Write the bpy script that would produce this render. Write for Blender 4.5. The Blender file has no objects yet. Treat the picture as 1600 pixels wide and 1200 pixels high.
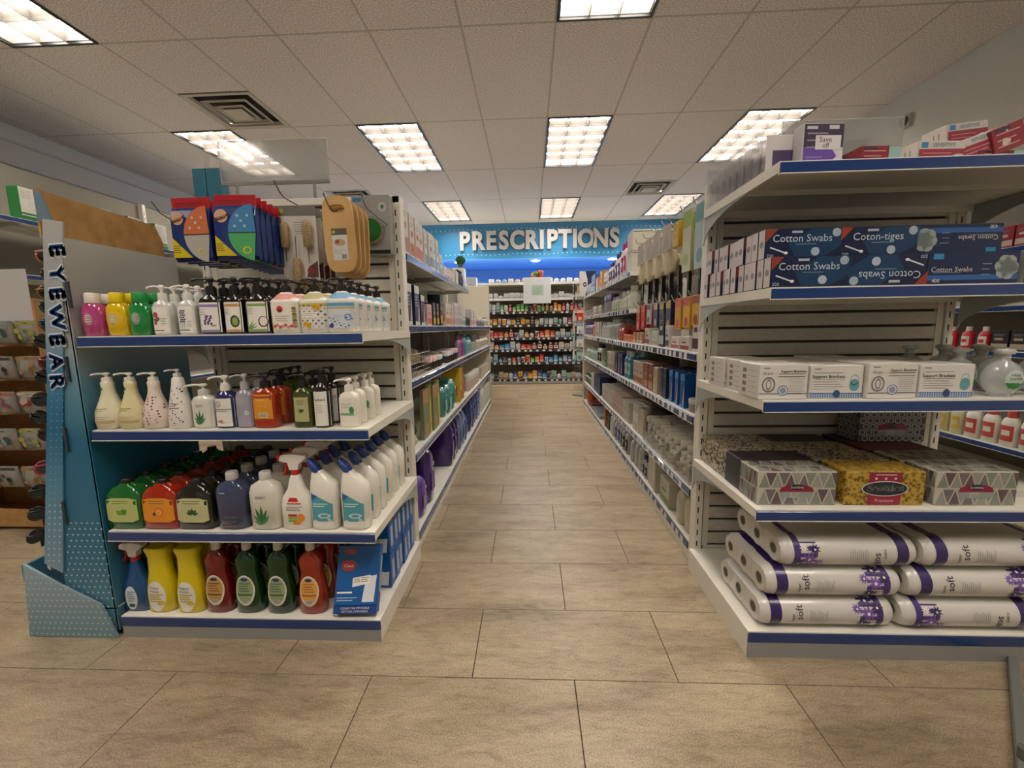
import bpy, math, random
from mathutils import Vector, Matrix
random.seed(7)
S = bpy.context.scene
COL = S.collection
R90 = math.pi / 2
# ------------------------------------------------------------------ camera
FPX, PITCH, YAW, ROLL, EYE = 646.13, 0.1367, -0.0447, -0.0157, 1.04
def basis(p, yw, r):
    f = Vector((math.sin(yw)*math.cos(p), math.cos(yw)*math.cos(p), -math.sin(p)))
    rt = Vector((math.cos(yw), -math.sin(yw), 0)); up = rt.cross(f)
    return math.cos(r)*rt + math.sin(r)*up, -math.sin(r)*rt + math.cos(r)*up, f
RT, UP, FW = basis(PITCH, YAW, ROLL)
cd = bpy.data.cameras.new('camera'); cam = bpy.data.objects.new('camera', cd); COL.objects.link(cam)
cd.sensor_width = 36; cd.lens = FPX/1600*36; cd.clip_start = .02
cam.matrix_world = Matrix(((RT.x, UP.x, -FW.x, 0), (RT.y, UP.y, -FW.y, 0), (RT.z, UP.z, -FW.z, EYE), (0, 0, 0, 1)))
S.camera = cam
def at(px, py, Y):
    "world x, z where the sight line through a photograph pixel meets the plane y = Y"
    d = RT*((px-800)/FPX) + UP*(-(py-600)/FPX) + FW
    k = Y/d.y
    return d.x*k, d.z*k+EYE
# ------------------------------------------------------------------ light and exposure
S.view_settings.view_transform = 'Standard'; S.view_settings.look = 'None'
S.view_settings.gamma = 1; S.view_settings.use_curve_mapping = False
S.view_settings.exposure = 0.45
TROFFER = 17.0
w = bpy.data.worlds.new('world'); S.world = w; w.use_nodes = True
w.node_tree.nodes['Background'].inputs[0].default_value = (.55, .52, .48, 1)
w.node_tree.nodes['Background'].inputs[1].default_value = .5
S.cycles.max_bounces = 8; S.cycles.diffuse_bounces = 6; S.cycles.glossy_bounces = 2
S.cycles.transmission_bounces = 4; S.cycles.transparent_max_bounces = 6
S.cycles.caustics_reflective = False; S.cycles.caustics_refractive = False
S.cycles.use_denoising = True
# ------------------------------------------------------------------ materials
def lin(c): return c/12.92 if c <= .04045 else ((c+.055)/1.055)**2.4
def rgb(h): return tuple(lin(int(h[i:i+2], 16)/255) for i in (0, 2, 4)) + (1,)
MC = {}
def M(h, rough=.45, metal=0, trans=0, coat=0, emit=0, alpha=1, name=None):
    k = (h, rough, metal, trans, coat, emit, alpha)
    if k in MC: return MC[k]
    m = bpy.data.materials.new(name or 'm_'+h); m.use_nodes = True
    b = m.node_tree.nodes['Principled BSDF']
    b.inputs['Base Color'].default_value = rgb(h); b.inputs['Roughness'].default_value = rough
    b.inputs['Metallic'].default_value = metal; b.inputs['Transmission Weight'].default_value = trans
    b.inputs['Coat Weight'].default_value = coat; b.inputs['Alpha'].default_value = alpha
    if emit:
        b.inputs['Emission Color'].default_value = rgb(h); b.inputs['Emission Strength'].default_value = emit
    MC[k] = m
    return m
def nodes(name, rough=.6):
    m = bpy.data.materials.new(name); m.use_nodes = True; nt = m.node_tree
    b = nt.nodes['Principled BSDF']; b.inputs['Roughness'].default_value = rough
    def N(t, **kw):
        n = nt.nodes.new(t)
        for k, v in kw.items():
            if k in n.inputs: n.inputs[k].default_value = v
            else: setattr(n, k, v)
        return n
    return m, nt, b, N, nt.links.new
def ramp(N, stops):
    r = N('ShaderNodeValToRGB'); e = r.color_ramp.elements
    while len(e) < len(stops): e.new(.5)
    for i, (p, h) in enumerate(stops): e[i].position = p; e[i].color = rgb(h)
    return r
def speckle(name, a, b_, scale, rough=.9, bump=.0, dist=.002):
    m, nt, b, N, L = nodes(name, rough)
    tc = N('ShaderNodeTexCoord'); n = N('ShaderNodeTexNoise', Scale=scale, Detail=3.0)
    r = ramp(N, [(.38, a), (.62, b_)]); L(tc.outputs['Object'], n.inputs['Vector']); L(n.outputs['Fac'], r.inputs[0])
    L(r.outputs[0], b.inputs['Base Color'])
    if bump:
        bp = N('ShaderNodeBump', Strength=bump, Distance=dist); L(n.outputs['Fac'], bp.inputs['Height']); L(bp.outputs[0], b.inputs['Normal'])
    return m
def floor_mat():
    m, nt, b, N, L = nodes('vinyl_tile', .42)
    tc = N('ShaderNodeTexCoord'); oi = N('ShaderNodeObjectInfo'); ge = N('ShaderNodeNewGeometry')
    mp = N('ShaderNodeVectorMath', operation='MULTIPLY'); mp.inputs[1].default_value = (1.0, 3.6, 1)
    ad = N('ShaderNodeVectorMath', operation='ADD')
    isl = N('ShaderNodeCombineXYZ'); mu = N('ShaderNodeMath', operation='MULTIPLY'); mu.inputs[1].default_value = 37
    L(ge.outputs['Random Per Island'], mu.inputs[0]); L(mu.outputs[0], isl.inputs[2])
    L(ge.outputs['Position'], mp.inputs[0]); L(mp.outputs[0], ad.inputs[0]); L(isl.outputs[0], ad.inputs[1])
    n1 = N('ShaderNodeTexNoise', Scale=1.7, Detail=7.0, Roughness=.62, Distortion=.5)
    n2 = N('ShaderNodeTexNoise', Scale=13.0, Detail=9.0, Roughness=.75, Distortion=.8)
    L(ad.outputs[0], n1.inputs['Vector']); L(ad.outputs[0], n2.inputs['Vector'])
    r1 = ramp(N, [(.33, '5e513f'), (.45, '8f7f67'), (.57, 'a4947a'), (.74, 'b8a889')])
    r2 = ramp(N, [(.32, '584a38'), (.46, '918169'), (.7, 'b5a587')])
    L(n1.outputs['Fac'], r1.inputs[0]); L(n2.outputs['Fac'], r2.inputs[0])
    mx = N('ShaderNodeMix', data_type='RGBA'); mx.inputs[0].default_value = .5
    L(r1.outputs[0], mx.inputs[6]); L(r2.outputs[0], mx.inputs[7])
    hv = N('ShaderNodeHueSaturation'); mr = N('ShaderNodeMapRange'); mr.inputs[3].default_value = 1.12; mr.inputs[4].default_value = 1.34
    L(ge.outputs['Random Per Island'], mr.inputs[0]); L(mr.outputs[0], hv.inputs['Value']); n3 = N('ShaderNodeTexNoise', Scale=260.0, Detail=2.0); L(ge.outputs['Position'], n3.inputs['Vector']); r3 = ramp(N, [(.3, 'b8b8b8'), (.7, 'ffffff')]); L(n3.outputs['Fac'], r3.inputs[0]); mm = N('ShaderNodeMix', data_type='RGBA', blend_type='MULTIPLY'); mm.inputs[0].default_value = 1; L(mx.outputs[2], mm.inputs[6]); L(r3.outputs[0], mm.inputs[7]); L(mm.outputs[2], hv.inputs['Color'])
    L(hv.outputs[0], b.inputs['Base Color'])
    bp = N('ShaderNodeBump', Strength=.12, Distance=.002); L(n2.outputs['Fac'], bp.inputs['Height']); L(bp.outputs[0], b.inputs['Normal'])
    return m
MF = floor_mat()
MCEIL = speckle('ceiling_board', 'b5aca4', 'f4ede6', 130, .95, .4)
MWALL = speckle('wall_paint', 'dcdad0', 'e2e0d6', 90, .8)
WHT = M('dedbd0', .4); OFF = M('cfccc0', .45); SLAT = speckle('slat_paint', 'b9b5aa', 'c1bdb2', 60, .5)
BLUE = M('15356f', .25, coat=.4); NAVY = M('1d2440', .3); BLK = M('141414', .35); CHROME = M('c8c8c8', .2, metal=1)
DK = M('1b1a18', .8); GRY = M('8c8c8a', .5); KRAFT = speckle('kraft_card', 'a47c48', 'b48b54', 25, .8)
# ------------------------------------------------------------------ mesh builder
TXT = {}
def glyphs(s):
    if s not in TXT:
        c = bpy.data.curves.new('t', 'FONT'); c.body = s; c.size = 1; c.resolution_u = 2; c.align_x = 'CENTER'; c.align_y = 'CENTER'
        o = bpy.data.objects.new('t', c); me = bpy.data.meshes.new_from_object(o)
        TXT[s] = ([(v.co.x, v.co.y) for v in me.vertices], [tuple(p.vertices) for p in me.polygons])
        bpy.data.objects.remove(o); bpy.data.curves.remove(c); bpy.data.meshes.remove(me)
    return TXT[s]
class G:
    def __init__(s): s.v = []; s.f = []; s.mi = []; s.sm = []; s.mats = []
    def mat(s, m):
        if m not in s.mats: s.mats.append(m)
        return s.mats.index(m)
    def add(s, vs, fs, m, smooth=False):
        b = len(s.v); s.v += [tuple(p) for p in vs]; i = s.mat(m)
        for f in fs: s.f.append([b+k for k in f]); s.mi.append(i); s.sm.append(smooth)
        return s
    def box(s, x0, y0, z0, x1, y1, z1, m, T=None):
        p = [(x, y, z) for z in (z0, z1) for y in (y0, y1) for x in (x0, x1)]
        if T: p = [T(q) for q in p]
        return s.add(p, [(0, 2, 3, 1), (4, 5, 7, 6), (0, 1, 5, 4), (2, 6, 7, 3), (0, 4, 6, 2), (1, 3, 7, 5)], m)
    def rbox(s, x0, y0, z0, x1, y1, z1, m, b=.004):
        "box with chamfered edges"
        cx, cy, cz = (x0+x1)/2, (y0+y1)/2, (z0+z1)/2; hx, hy, hz = (x1-x0)/2, (y1-y0)/2, (z1-z0)/2
        def ring(hx, hy, z, b): return [(cx-hx+b, cy-hy, z), (cx+hx-b, cy-hy, z), (cx+hx, cy-hy+b, z), (cx+hx, cy+hy-b, z), (cx+hx-b, cy+hy, z), (cx-hx+b, cy+hy, z), (cx-hx, cy+hy-b, z), (cx-hx, cy-hy+b, z)]
        return s.rings([ring(hx-b, hy-b, cz-hz, b*.5), ring(hx, hy, cz-hz+b, b), ring(hx, hy, cz+hz-b, b), ring(hx-b, hy-b, cz+hz, b*.5)], m, False)
    def rings(s, rs, m, smooth=True, cap=True, closed=True):
        n = len(rs[0]); vs = [p for r in rs for p in r]; fs = []
        for i in range(len(rs)-1):
            for j in range(n if closed else n-1):
                k = (j+1) % n; fs.append((i*n+j, i*n+k, (i+1)*n+k, (i+1)*n+j))
        s.add(vs, fs, m, smooth)
        if cap:
            s.add(rs[0], [tuple(range(n-1, -1, -1))], m); s.add(rs[-1], [tuple(range(n))], m)
        return s
    def loft(s, prof, m, n=2, seg=18, cx=0, cy=0, cap=True):
        "prof: (z, rx, ry[, shift in x]); superellipse exponent n"
        rs = []
        for p in prof:
            z, rx, ry = p[:3]; ox = p[3] if len(p) > 3 else 0; r = []
            for k in range(seg):
                a = 2*math.pi*(k+.5)/seg; c, t = math.cos(a), math.sin(a)
                r.append((cx+ox+rx*math.copysign(abs(c)**(2/n), c), cy+ry*math.copysign(abs(t)**(2/n), t), z))
            rs.append(r)
        return s.rings(rs, m, True, cap)
    def cyl(s, x, y, z0, z1, r, m, seg=14, r2=None):
        return s.loft([(z0, r, r), (z1, r2 or r, r2 or r)], m, 2, seg, x, y)
    def tube(s, pts, r, m, seg=6):
        P = [Vector(p) for p in pts]; rs = []
        for i, p in enumerate(P):
            d = (P[min(i+1, len(P)-1)]-P[max(i-1, 0)]).normalized()
            u = d.orthogonal().normalized() if i == 0 else (u-d*u.dot(d)).normalized()
            v = d.cross(u)
            rs.append([p+r*(math.cos(2*math.pi*k/seg)*u+math.sin(2*math.pi*k/seg)*v) for k in range(seg)])
        return s.rings(rs, m, True)
    def prism(s, pts, y0, y1, m, axis='y'):
        "outline in xz extruded along y (or in yz along x, or in xy along z)"
        f = {'y': lambda a, b, t: (a, t, b), 'x': lambda a, b, t: (t, a, b), 'z': lambda a, b, t: (a, b, t)}[axis]
        return s.rings([[f(a, b, y0) for a, b in pts], [f(a, b, y1) for a, b in pts]], m, False)
    def disc(s, cx, cz, rx, rz, m, mp, seg=18, rings=2, r0=0, a0=0):
        vs = []; fs = []; rings = max(rings, int(rx/.005)) if rx < .07 else rings
        for i in range(rings+1):
            t = r0+(1-r0)*i/rings
            for k in range(seg):
                a = 2*math.pi*k/seg+a0; vs.append(mp(cx+rx*t*math.cos(a), cz+rz*t*math.sin(a)))
        for i in range(rings):
            for k in range(seg): fs.append((i*seg+k, i*seg+(k+1) % seg, (i+1)*seg+(k+1) % seg, (i+1)*seg+k))
        return s.add(vs, fs, m)
    def rect(s, x0, z0, x1, z1, m, mp, nx=1, nz=1):
        if abs(x1-x0) < .14: nx = max(nx, min(8, int(abs(x1-x0)/.008))); nz = max(nz, min(5, int(abs(z1-z0)/.016)))
        vs = [mp(x0+(x1-x0)*i/nx, z0+(z1-z0)*j/nz) for j in range(nz+1) for i in range(nx+1)]
        return s.add(vs, [(j*(nx+1)+i, j*(nx+1)+i+1, (j+1)*(nx+1)+i+1, (j+1)*(nx+1)+i) for j in range(nz) for i in range(nx)], m)
    def poly(s, pts, m, mp, n=3):
        "a convex or star-shaped outline, cut fine enough to follow a curved surface"
        q = []; L = len(pts)
        for i in range(L):
            a, b = pts[i], pts[(i+1) % L]; q += [(a[0]+(b[0]-a[0])*k/n, a[1]+(b[1]-a[1])*k/n) for k in range(n)]
        cx, cz = sum(p[0] for p in pts)/L, sum(p[1] for p in pts)/L; K = len(q)
        vs = [mp(cx, cz)]+[mp(cx+(a-cx)*t/n, cz+(b-cz)*t/n) for t in range(1, n+1) for a, b in q]
        fs = [(0, 1+k, 1+(k+1) % K) for k in range(K)]+[(1+t*K+k, 1+t*K+(k+1) % K, 1+(t+1)*K+(k+1) % K, 1+(t+1)*K+k) for t in range(n-1) for k in range(K)]
        return s.add(vs, fs, m)
    def text(s, t, cx, cz, size, m, mp, rot=0, sx=1, bold=0):
        vs, fs = glyphs(t); c, q = math.cos(rot), math.sin(rot)
        for d in ([0] if not bold else [-bold, 0, bold]):
            s.add([mp(cx+(x*sx+d)*size*c-y*size*q, cz+(x*sx+d)*size*q+y*size*c) for x, y in vs], fs, m)
        return s
    def lines(s, x0, x1, z, dz, n, m, mp, h=.0015, ragged=.3):
        "rows of print too small to read"
        for i in range(n):
            s.rect(x0, z-i*dz, x1-(x1-x0)*ragged*((i*37 % 10)/10), z-i*dz+h, m, mp, 5)
        return s
    def mesh(s, name):
        me = bpy.data.meshes.new(name); me.from_pydata(s.v, [], s.f)
        for m in s.mats: me.materials.append(m)
        me.polygons.foreach_set('material_index', s.mi); me.polygons.foreach_set('use_smooth', s.sm)
        me.update(); return me
def fr(y=0, off=.0006): return lambda x, z: (x, y-off, z)            # print on a flat front
def sd(x, off=.0006, s=-1): return lambda y, z: (x+s*off, y, z)     # print on a side
def tp(z, off=.0006): return lambda x, y: (x, y, z+off)             # print on a top
def skin(prof, n=2, off=.0007, cy=0):
    "print wrapped on the front of a lofted bottle"
    def mp(x, z):
        for a, b in zip(prof, prof[1:]):
            if a[0] <= z <= b[0] and b[0] > a[0]: break
        t = min(max((z-a[0])/max(b[0]-a[0], 1e-6), 0), 1)
        rx, ry = a[1]+(b[1]-a[1])*t, a[2]+(b[2]-a[2])*t; ox = (a[3]+(b[3]-a[3])*t) if len(a) > 3 else 0
        q = min(abs((x-ox)/rx), .985)
        return (x, cy-ry*(1-q**n)**(1/n)-off, z)
    return mp
def link(me, name, parent=None, kind=None):
    o = bpy.data.objects.new(name, me); COL.objects.link(o)
    if parent: o.parent = parent
    if kind: o['kind'] = kind
    return o
def tag(o, label, cat, group=None):
    o['label'] = label; o['category'] = cat
    if group: o['group'] = group
    return o
def root(name, label, cat, loc=(0, 0, 0), rz=0, group=None):
    o = link(None, name); o.location = loc; o.rotation_euler = (0, 0, rz); o.empty_display_size = .05
    return tag(o, label, cat, group)
def put(spec, name, label, cat, loc, rz=0, group=None, sc=1, rot=None):
    loc = (loc[0], loc[1], loc[2]+.001)
    "a spec is a list of parts (name, mesh[, sub-parts]); one part alone makes a one-mesh thing"
    if len(spec) == 1: o = tag(link(spec[0][1], name), label, cat, group); o.location = loc; o.rotation_euler = (0, 0, rz)
    else:
        o = root(name, label, cat, loc, rz, group)
        for p in spec:
            c = link(p[1], p[0], o)
            for q in (p[2] if len(p) > 2 else []): link(q[1], q[0], c)
    if rot: o.rotation_euler = rot
    if sc != 1: o.scale = (sc,)*3 if not isinstance(sc, tuple) else sc
    return o
ORD = 'first second third fourth fifth sixth seventh eighth ninth tenth eleventh twelfth thirteenth fourteenth fifteenth sixteenth seventeenth eighteenth nineteenth twentieth'.split()
TENS = {2: 'twenty', 3: 'thirty', 4: 'forty', 5: 'fifty'}
def nth(i):
    if i < 20: return ORD[i]
    t, u = divmod(i+1, 10)
    return (TENS[t][:-1]+'ieth') if u == 0 else TENS[t]+'-'+ORD[u-1]
# ------------------------------------------------------------------ the room
XL, XR, YN, YB, ZC = -4.8, 3.23, -3.2, 8.08, 2.967
GX, GY, TW, TD = .1838, 2.9422, .6096, 1.2192
FX0, FY0, FW_, FL = .3533/3.0111*1.04, 3.1909/3.0111*1.04, .305, .61
def struct(g, name, parent=None): return link(g.mesh(name), name, parent, None if parent else 'structure')
fl = struct(G().box(XL, YN, -.06, XR, 9.8, -.004, M('3a3026', .9)), 'floor')
tile = G().rbox(-FL/2+.0012, -FW_/2+.0012, -.004, FL/2-.0012, FW_/2-.0012, 0, MF, .0008)
tm = tile.mesh('tile'); far = G(); nt_ = 0
for j in range(-14, 21):
    y = FY0+j*FW_+FW_/2
    for i in range(-9, 7):
        x = FX0+(i+(0 if j % 2 else .5))*FL+(FL/2)
        if x < XL or x > XR: continue
        near = (-3.2 < x < 2.1 and .6 < y < 2.0) or (-1.1 < x < 1.2 and 2.0 <= y < 6)
        if near and nt_ < 290: o = link(tm, 'tile', fl); o.location = (x, y, 0); nt_ += 1
        elif y < 9.1:
            far.rbox(x-FL/2+.0008, y-FW_/2+.0008, -.004, x+FL/2-.0008, y+FW_/2-.0008, 0, MF, .0008)
link(far.mesh('far_tiles'), 'far_tiles', fl, 'stuff')
def wall(name, a, b, m=None): return struct(G().box(*a, *b, m or MWALL), name)
wall('wall_left', (XL-.1, YN, 0), (XL, 9.8, ZC+.1)); wall('wall_right', (XR, YN, 0), (XR+.1, 9.8, ZC+.1))
wfr = G()
for a in ((XL, YN-.1, 0, XR, YN, .5), (XL, YN-.1, 2.5, XR, YN, ZC+.1), (XL, YN-.1, .5, XL+.5, YN, 2.5), (XR-.5, YN-.1, .5, XR, YN, 2.5), (-.95, YN-.1, .5, -.6, YN, 2.5)): wfr.box(*a, MWALL)
struct(wfr, 'wall_front')
for k, (a, b) in enumerate(((XL+.5, -.95), (-.6, XR-.5))):  # unseen window openings, added behind the camera to let in fill light
    g = G()
    for (x0, x1, z0, z1) in ((a, a+.05, .5, 2.5), (b-.05, b, .5, 2.5), (a, b, .5, .55), (a, b, 2.45, 2.5), ((a+b)/2-.025, (a+b)/2+.025, .5, 2.5)): g.box(x0, YN-.08, z0, x1, YN-.02, z1, M('3b3b3b', .4))
    struct(g, 'window_%d' % (k+1))
# ceiling with lay-in boards, lights and vents
LIGHTS = [(-6, -1), (0, -1), (-6, 1), (-3, 1), (0, 1), (3, 1), (-6, 3), (-3, 3), (0, 3), (3, 3), (-3, -3), (3, -3), (-6, -3), (0, -3)]
VENTS = [(-5, .5), (2, 2.5), (-5, 2.5)]
ce = struct(G().box(XL, YN, ZC+.12, XR, YB, ZC+.14, M('8a857c', .9)), 'ceiling')
cg = G()
for i in range(-9, 7):
    x = GX+i*TW
    if XL < x < XR: cg.box(x-.012, YN, ZC+.002, x+.012, YB, ZC+.02, M('b3ada0', .7))
for j in range(-6, 6):
    y = GY+j*TD
    if YN < y < YB: cg.box(XL, y-.012, ZC+.001, XR, y+.012, ZC+.02, M('b3ada0', .7))
link(cg.mesh('grid_rail'), 'grid_rail', ce, 'stuff')
bm_ = G().rbox(.0065, .0065, 0, TW-.0065, TD-.0065, .015, MCEIL, .003).mesh('board')
bh = G().rbox(.0065, .0065, 0, TW-.0065, TD/2-.0065, .015, MCEIL, .003).mesh('board')
for i in range(-9, 6):
    for j in range(-6, 5):
        if (i, j) in LIGHTS: continue
        x, y = GX+i*TW, GY+j*TD
        if (i, j+.5) in VENTS: o = link(bh, 'ceiling_tile', ce); o.location = (x, y, ZC); continue
        x0, x1, y0, y1 = max(x, XL), min(x+TW, XR), max(y, YN), min(y+TD, YB)
        if x1-x0 < .03 or y1-y0 < .03: continue
        if x1-x0 < TW-.001 or y1-y0 < TD-.001:
            me = G().rbox(.0065, .0065, 0, x1-x0-.005, y1-y0-.005, .015, MCEIL, .003).mesh('board')
        else: me = bm_
        o = link(me, 'ceiling_tile', ce); o.location = (x0, y0, ZC)
for k in (4,):
    for i in range(-9, 6):
        x, y = GX+i*TW, GY+5*TD
        x0, x1 = max(x, XL), min(x+TW, XR)
        if x1-x0 > .05 and YB-y > .03: o = link(G().rbox(.0065, .0065, 0, x1-x0-.005, YB-y-.003, .015, MCEIL, .003).mesh('board'), 'ceiling_tile', ce); o.location = (x0, y, ZC)
# recessed parabolic troffers
LAMP = M('fff4e8', .5, emit=TROFFER, name='lamp_panel'); LOUV = M('716d68', .45); HOUS = M('b9b5ac', .4)
fg = G(); b = .004; e = .022
for (x0, y0, x1, y1) in ((b, b, TW-b, e), (b, TD-e, TW-b, TD-b), (b, e, e, TD-e), (TW-e, e, TW-b, TD-e)): fg.box(x0, y0, -.006, x1, y1, .01, BLK)
hs = G(); h0 = .075
hs.box(e, e, .01, e+.004, TD-e, h0, LOUV); hs.box(TW-e-.004, e, .01, TW-e, TD-e, h0, LOUV)
hs.box(e, e, .01, TW-e, e+.004, h0, LOUV); hs.box(e, TD-e-.004, .01, TW-e, TD-e, h0, LOUV)
dg = G().box(e, e, h0, TW-e, TD-e, h0+.01, LAMP)
lb = G().prism([(-.002, .004), (.002, .004), (.012, .058), (-.012, .058)], e, TD-e, LOUV)
cb = G().prism([(-.0015, .004), (.0015, .004), (.006, .025), (.018, .058), (-.018, .058), (-.006, .025)], e, TW-e, LOUV, 'x')
tspec = [('frame', fg.mesh('frame')), ('housing', hs.mesh('housing')), ('lamp_panel', dg.mesh('lamp_panel'))]
lbm, cbm = lb.mesh('blade'), cb.mesh('blade')
LN = {(-6, -1): 'bright ceiling light cut by top left corner of the photo', (0, -1): 'ceiling light cut by top edge above the aisle middle',
 (-6, 1): 'louvred ceiling light partly behind the clear sign holder and teal cartons', (-3, 1): 'louvred ceiling light just right of the clear sign holder, above left shelving',
 (0, 1): 'louvred ceiling light above the aisle middle, second row of lights', (3, 1): 'louvred ceiling light partly behind the purple box on right shelving',
 (-6, 3): 'far ceiling light in third row, hidden behind the left shelving', (-3, 3): 'small far ceiling light above the left end of the blue bulkhead',
 (0, 3): 'small far ceiling light straight above the silver wall lettering', (3, 3): 'small far ceiling light beside the far square vent on right'}
for (i, j) in LIGHTS:
    lab = LN.get((i, j), 'louvred ceiling light behind the camera, in column %s from the left wall' % nth([-6, -3, 0, 3].index(i)))
    r = root('ceiling_light', lab, 'ceiling light', (GX+i*TW, GY+j*TD, ZC), 0, 'recessed louvred ceiling lights')
    for p in tspec: link(p[1], p[0], r)
    for k in (1, 2): o = link(lbm, 'louver_blade', r); o.location = (e+(TW-2*e)*k/3, 0, 0)
    for k in range(1, 6): o = link(cbm, 'louver_blade', r); o.location = (0, e+(TD-2*e)*k/6, 0)
# square diffusers
vg = []
for q, (a, z, w2) in enumerate(((.0, -.004, .045), (.095, -.014, .03), (.165, -.022, .03))):
    g = G(); s_ = TW/2
    def ring(o_, z_): return [(o_, o_, z_), (TW-o_, o_, z_), (TW-o_, TD/2-o_, z_), (o_, TD/2-o_, z_)]
    g.rings([ring(a+.008, z+.010), ring(a+.02 if q else a+.006, z+.006), ring(a+.02 if q else a+.006, z), ring(a+w2, z+.004), ring(a+w2+.006, z+.03)], M('c0b9aa', .6), False, False)
    vg.append(g.mesh('vane'))
vc = G().box(.215, .215, -.026, TW-.215, TD/2-.215, -.018, M('c0b9aa', .6)).mesh('centre')
vb = G().box(.004, .004, .055, TW-.004, TD/2-.004, .06, DK).mesh('duct')
for (i, j), lab in zip(VENTS, ('large square air vent in ceiling nearest the camera on left', 'small square air vent in ceiling above the right aisle shelving', 'dark vent just above the tops of left hanging goods')):
    r = root('ceiling_vent', lab, 'vent', (GX+i*TW, GY+j*TD, ZC), 0, 'square ceiling vents')
    for me in vg: link(me, 'vane', r)
    link(vc, 'centre_plate', r); link(vb, 'duct', r)
# bulkhead with silver letters, pharmacy back wall below it
MB = M('3a8cc0', .35, coat=.3); MB2 = M('68a8fa', .6)
wb = struct(G().box(XL, YB, 2.33, XR, YB+1.6, ZC+.1, MB), 'wall_back')
wall('wall_rear', (XL, YB+1.5, 0), (XR, YB+1.6, 2.33), MB2); struct(G().box(XL, YB+.002, 2.318, XR, YB+1.5, 2.33, MB2), 'ceiling_rear')
dots = G()
for zz, dz in ((2.86, .10), (2.41, -.05)):
    for k in range(64): dots.disc(-2.6+k*.085, zz+dz*0+.012*math.sin(k*.5), .011, .011, M('bcd8e8', .4), fr(YB, .001), 8, 1)
link(dots.mesh('dot_print'), 'dot_print', wb, 'stuff')
sg = root('wall_sign', 'silver raised capital letters on the blue bulkhead at the far end', 'sign', (.185, YB-.03, 2.637))
word = 'PRESCRIPTIONS'; wid = {'I': .13, 'P': .235, 'R': .25, 'E': .225, 'S': .235, 'C': .25, 'T': .225, 'O': .265, 'N': .25}
tot = sum(wid[c] for c in word); x = -tot/2; ksc = 3.04/tot
LM = M('c8c8c6', .3, metal=.25); LE = M('4a4c4e', .4, metal=.5)
for ch in word:
    cu = bpy.data.curves.new('t', 'FONT'); cu.body = ch; cu.size = .4; cu.extrude = .022; cu.align_x = 'CENTER'; cu.align_y = 'CENTER'; cu.offset = .017; cu.resolution_u = 4
    o = bpy.data.objects.new('t', cu); me = bpy.data.meshes.new_from_object(o); bpy.data.objects.remove(o)
    me.materials.clear(); me.materials.append(LM); me.materials.append(LE)
    for p in me.polygons: p.material_index = 0 if abs(p.normal.z) > .7 else 1
    lo = link(me, 'letter', sg); lo.rotation_euler = (R90, 0, 0); lo.location = ((x+wid[ch]/2)*ksc, 0, 0); lo.scale = (.96, 1.13, 1)
    x += wid[ch]
for xx, yy, lab in ((-1.37, .19, 'glowing round downlight under bulkhead, left of the two'), (.12, .19, 'glowing round downlight under bulkhead, above the white sheet'), (1.6, .19, 'added fill downlight under bulkhead at its right end'), (-2.8, .19, 'added fill downlight under bulkhead at its left end')):  # the two end ones are added to spread light over the rear wall
    r = root('downlight', lab, 'downlight', (xx, YB+yy, 2.318), 0, 'round downlights')
    link(G().loft([(-.012, .1, .1), (0, .11, .11)], WHT, 2, 20).mesh('trim_ring'), 'trim_ring', r)
    link(G().loft([(-.016, .08, .08), (-.012, .08, .08)], M('fff8ee', .5, emit=25), 2, 20).mesh('lens'), 'lens', r)
    ld = bpy.data.lights.new('downlight_lamp', 'SPOT'); ld.energy = 130; ld.spot_size = 2.9; ld.shadow_soft_size = .08; ld.color = (1, .97, .92)
    lo = bpy.data.objects.new('downlight_lamp', ld); COL.objects.link(lo); lo.location = (xx, YB+yy, 2.29); lo.parent = None
# wall washers above the bulkhead
# ------------------------------------------------------------------ shelving
def upright(h, m=WHT, w=.034, d=.05):
    g = G().rbox(-w/2, 0, 0, w/2, d, h, m, .003)
    n = int((h-.12)/.05)
    for k in range(n):
        z = .1+k*.05
        g.rect(-.006, z, -.001, z+.024, DK, fr(0))
    return g.mesh('upright')
def deck_shelf(w, d, strip=True, z=.03, lip=.034):
    "one metal shelf, front edge on y=0, running back to y=d; top surface at z=0"
    g = G().box(-w/2, .002, -.004, w/2, d, 0, WHT)
    g.box(-w/2, .002, -lip, w/2, .006, -.004, WHT); g.box(-w/2, .006, -.028, -w/2+.003, d, -.004, WHT); g.box(w/2-.003, .006, -.028, w/2, d, -.004, WHT)
    g.box(-w/2, d-.003, -.028, w/2, d, -.004, WHT)
    g.prism([(-w/2+.04, -.02), (w/2-.04, -.02), (w/2-.04, -.004), (-w/2+.04, -.004)], d*.5, d*.52, OFF)
    return g.mesh('shelf')
def price_rail(w, lip=.034):
    g = G().rbox(-w/2, -.004, -lip, w/2, .002, -.004, BLUE, .0012)
    g.box(-w/2, -.0055, -lip, w/2, .002, -lip+.0022, WHT)
    return g.mesh('price_rail')
def bracket(d, h=.13):
    pts = [(0.02, -.004), (d, -.004), (d, -h)] + [(d*(1-.8*(1-math.cos(t))), -h+(h-.03)*math.sin(t)) for t in [k*R90/8 for k in range(1, 9)]] + [(.02, -.028)]
    return G().prism(pts, -.0015, .0015, M('a3aaa6', .45), 'x').mesh('bracket')
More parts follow.
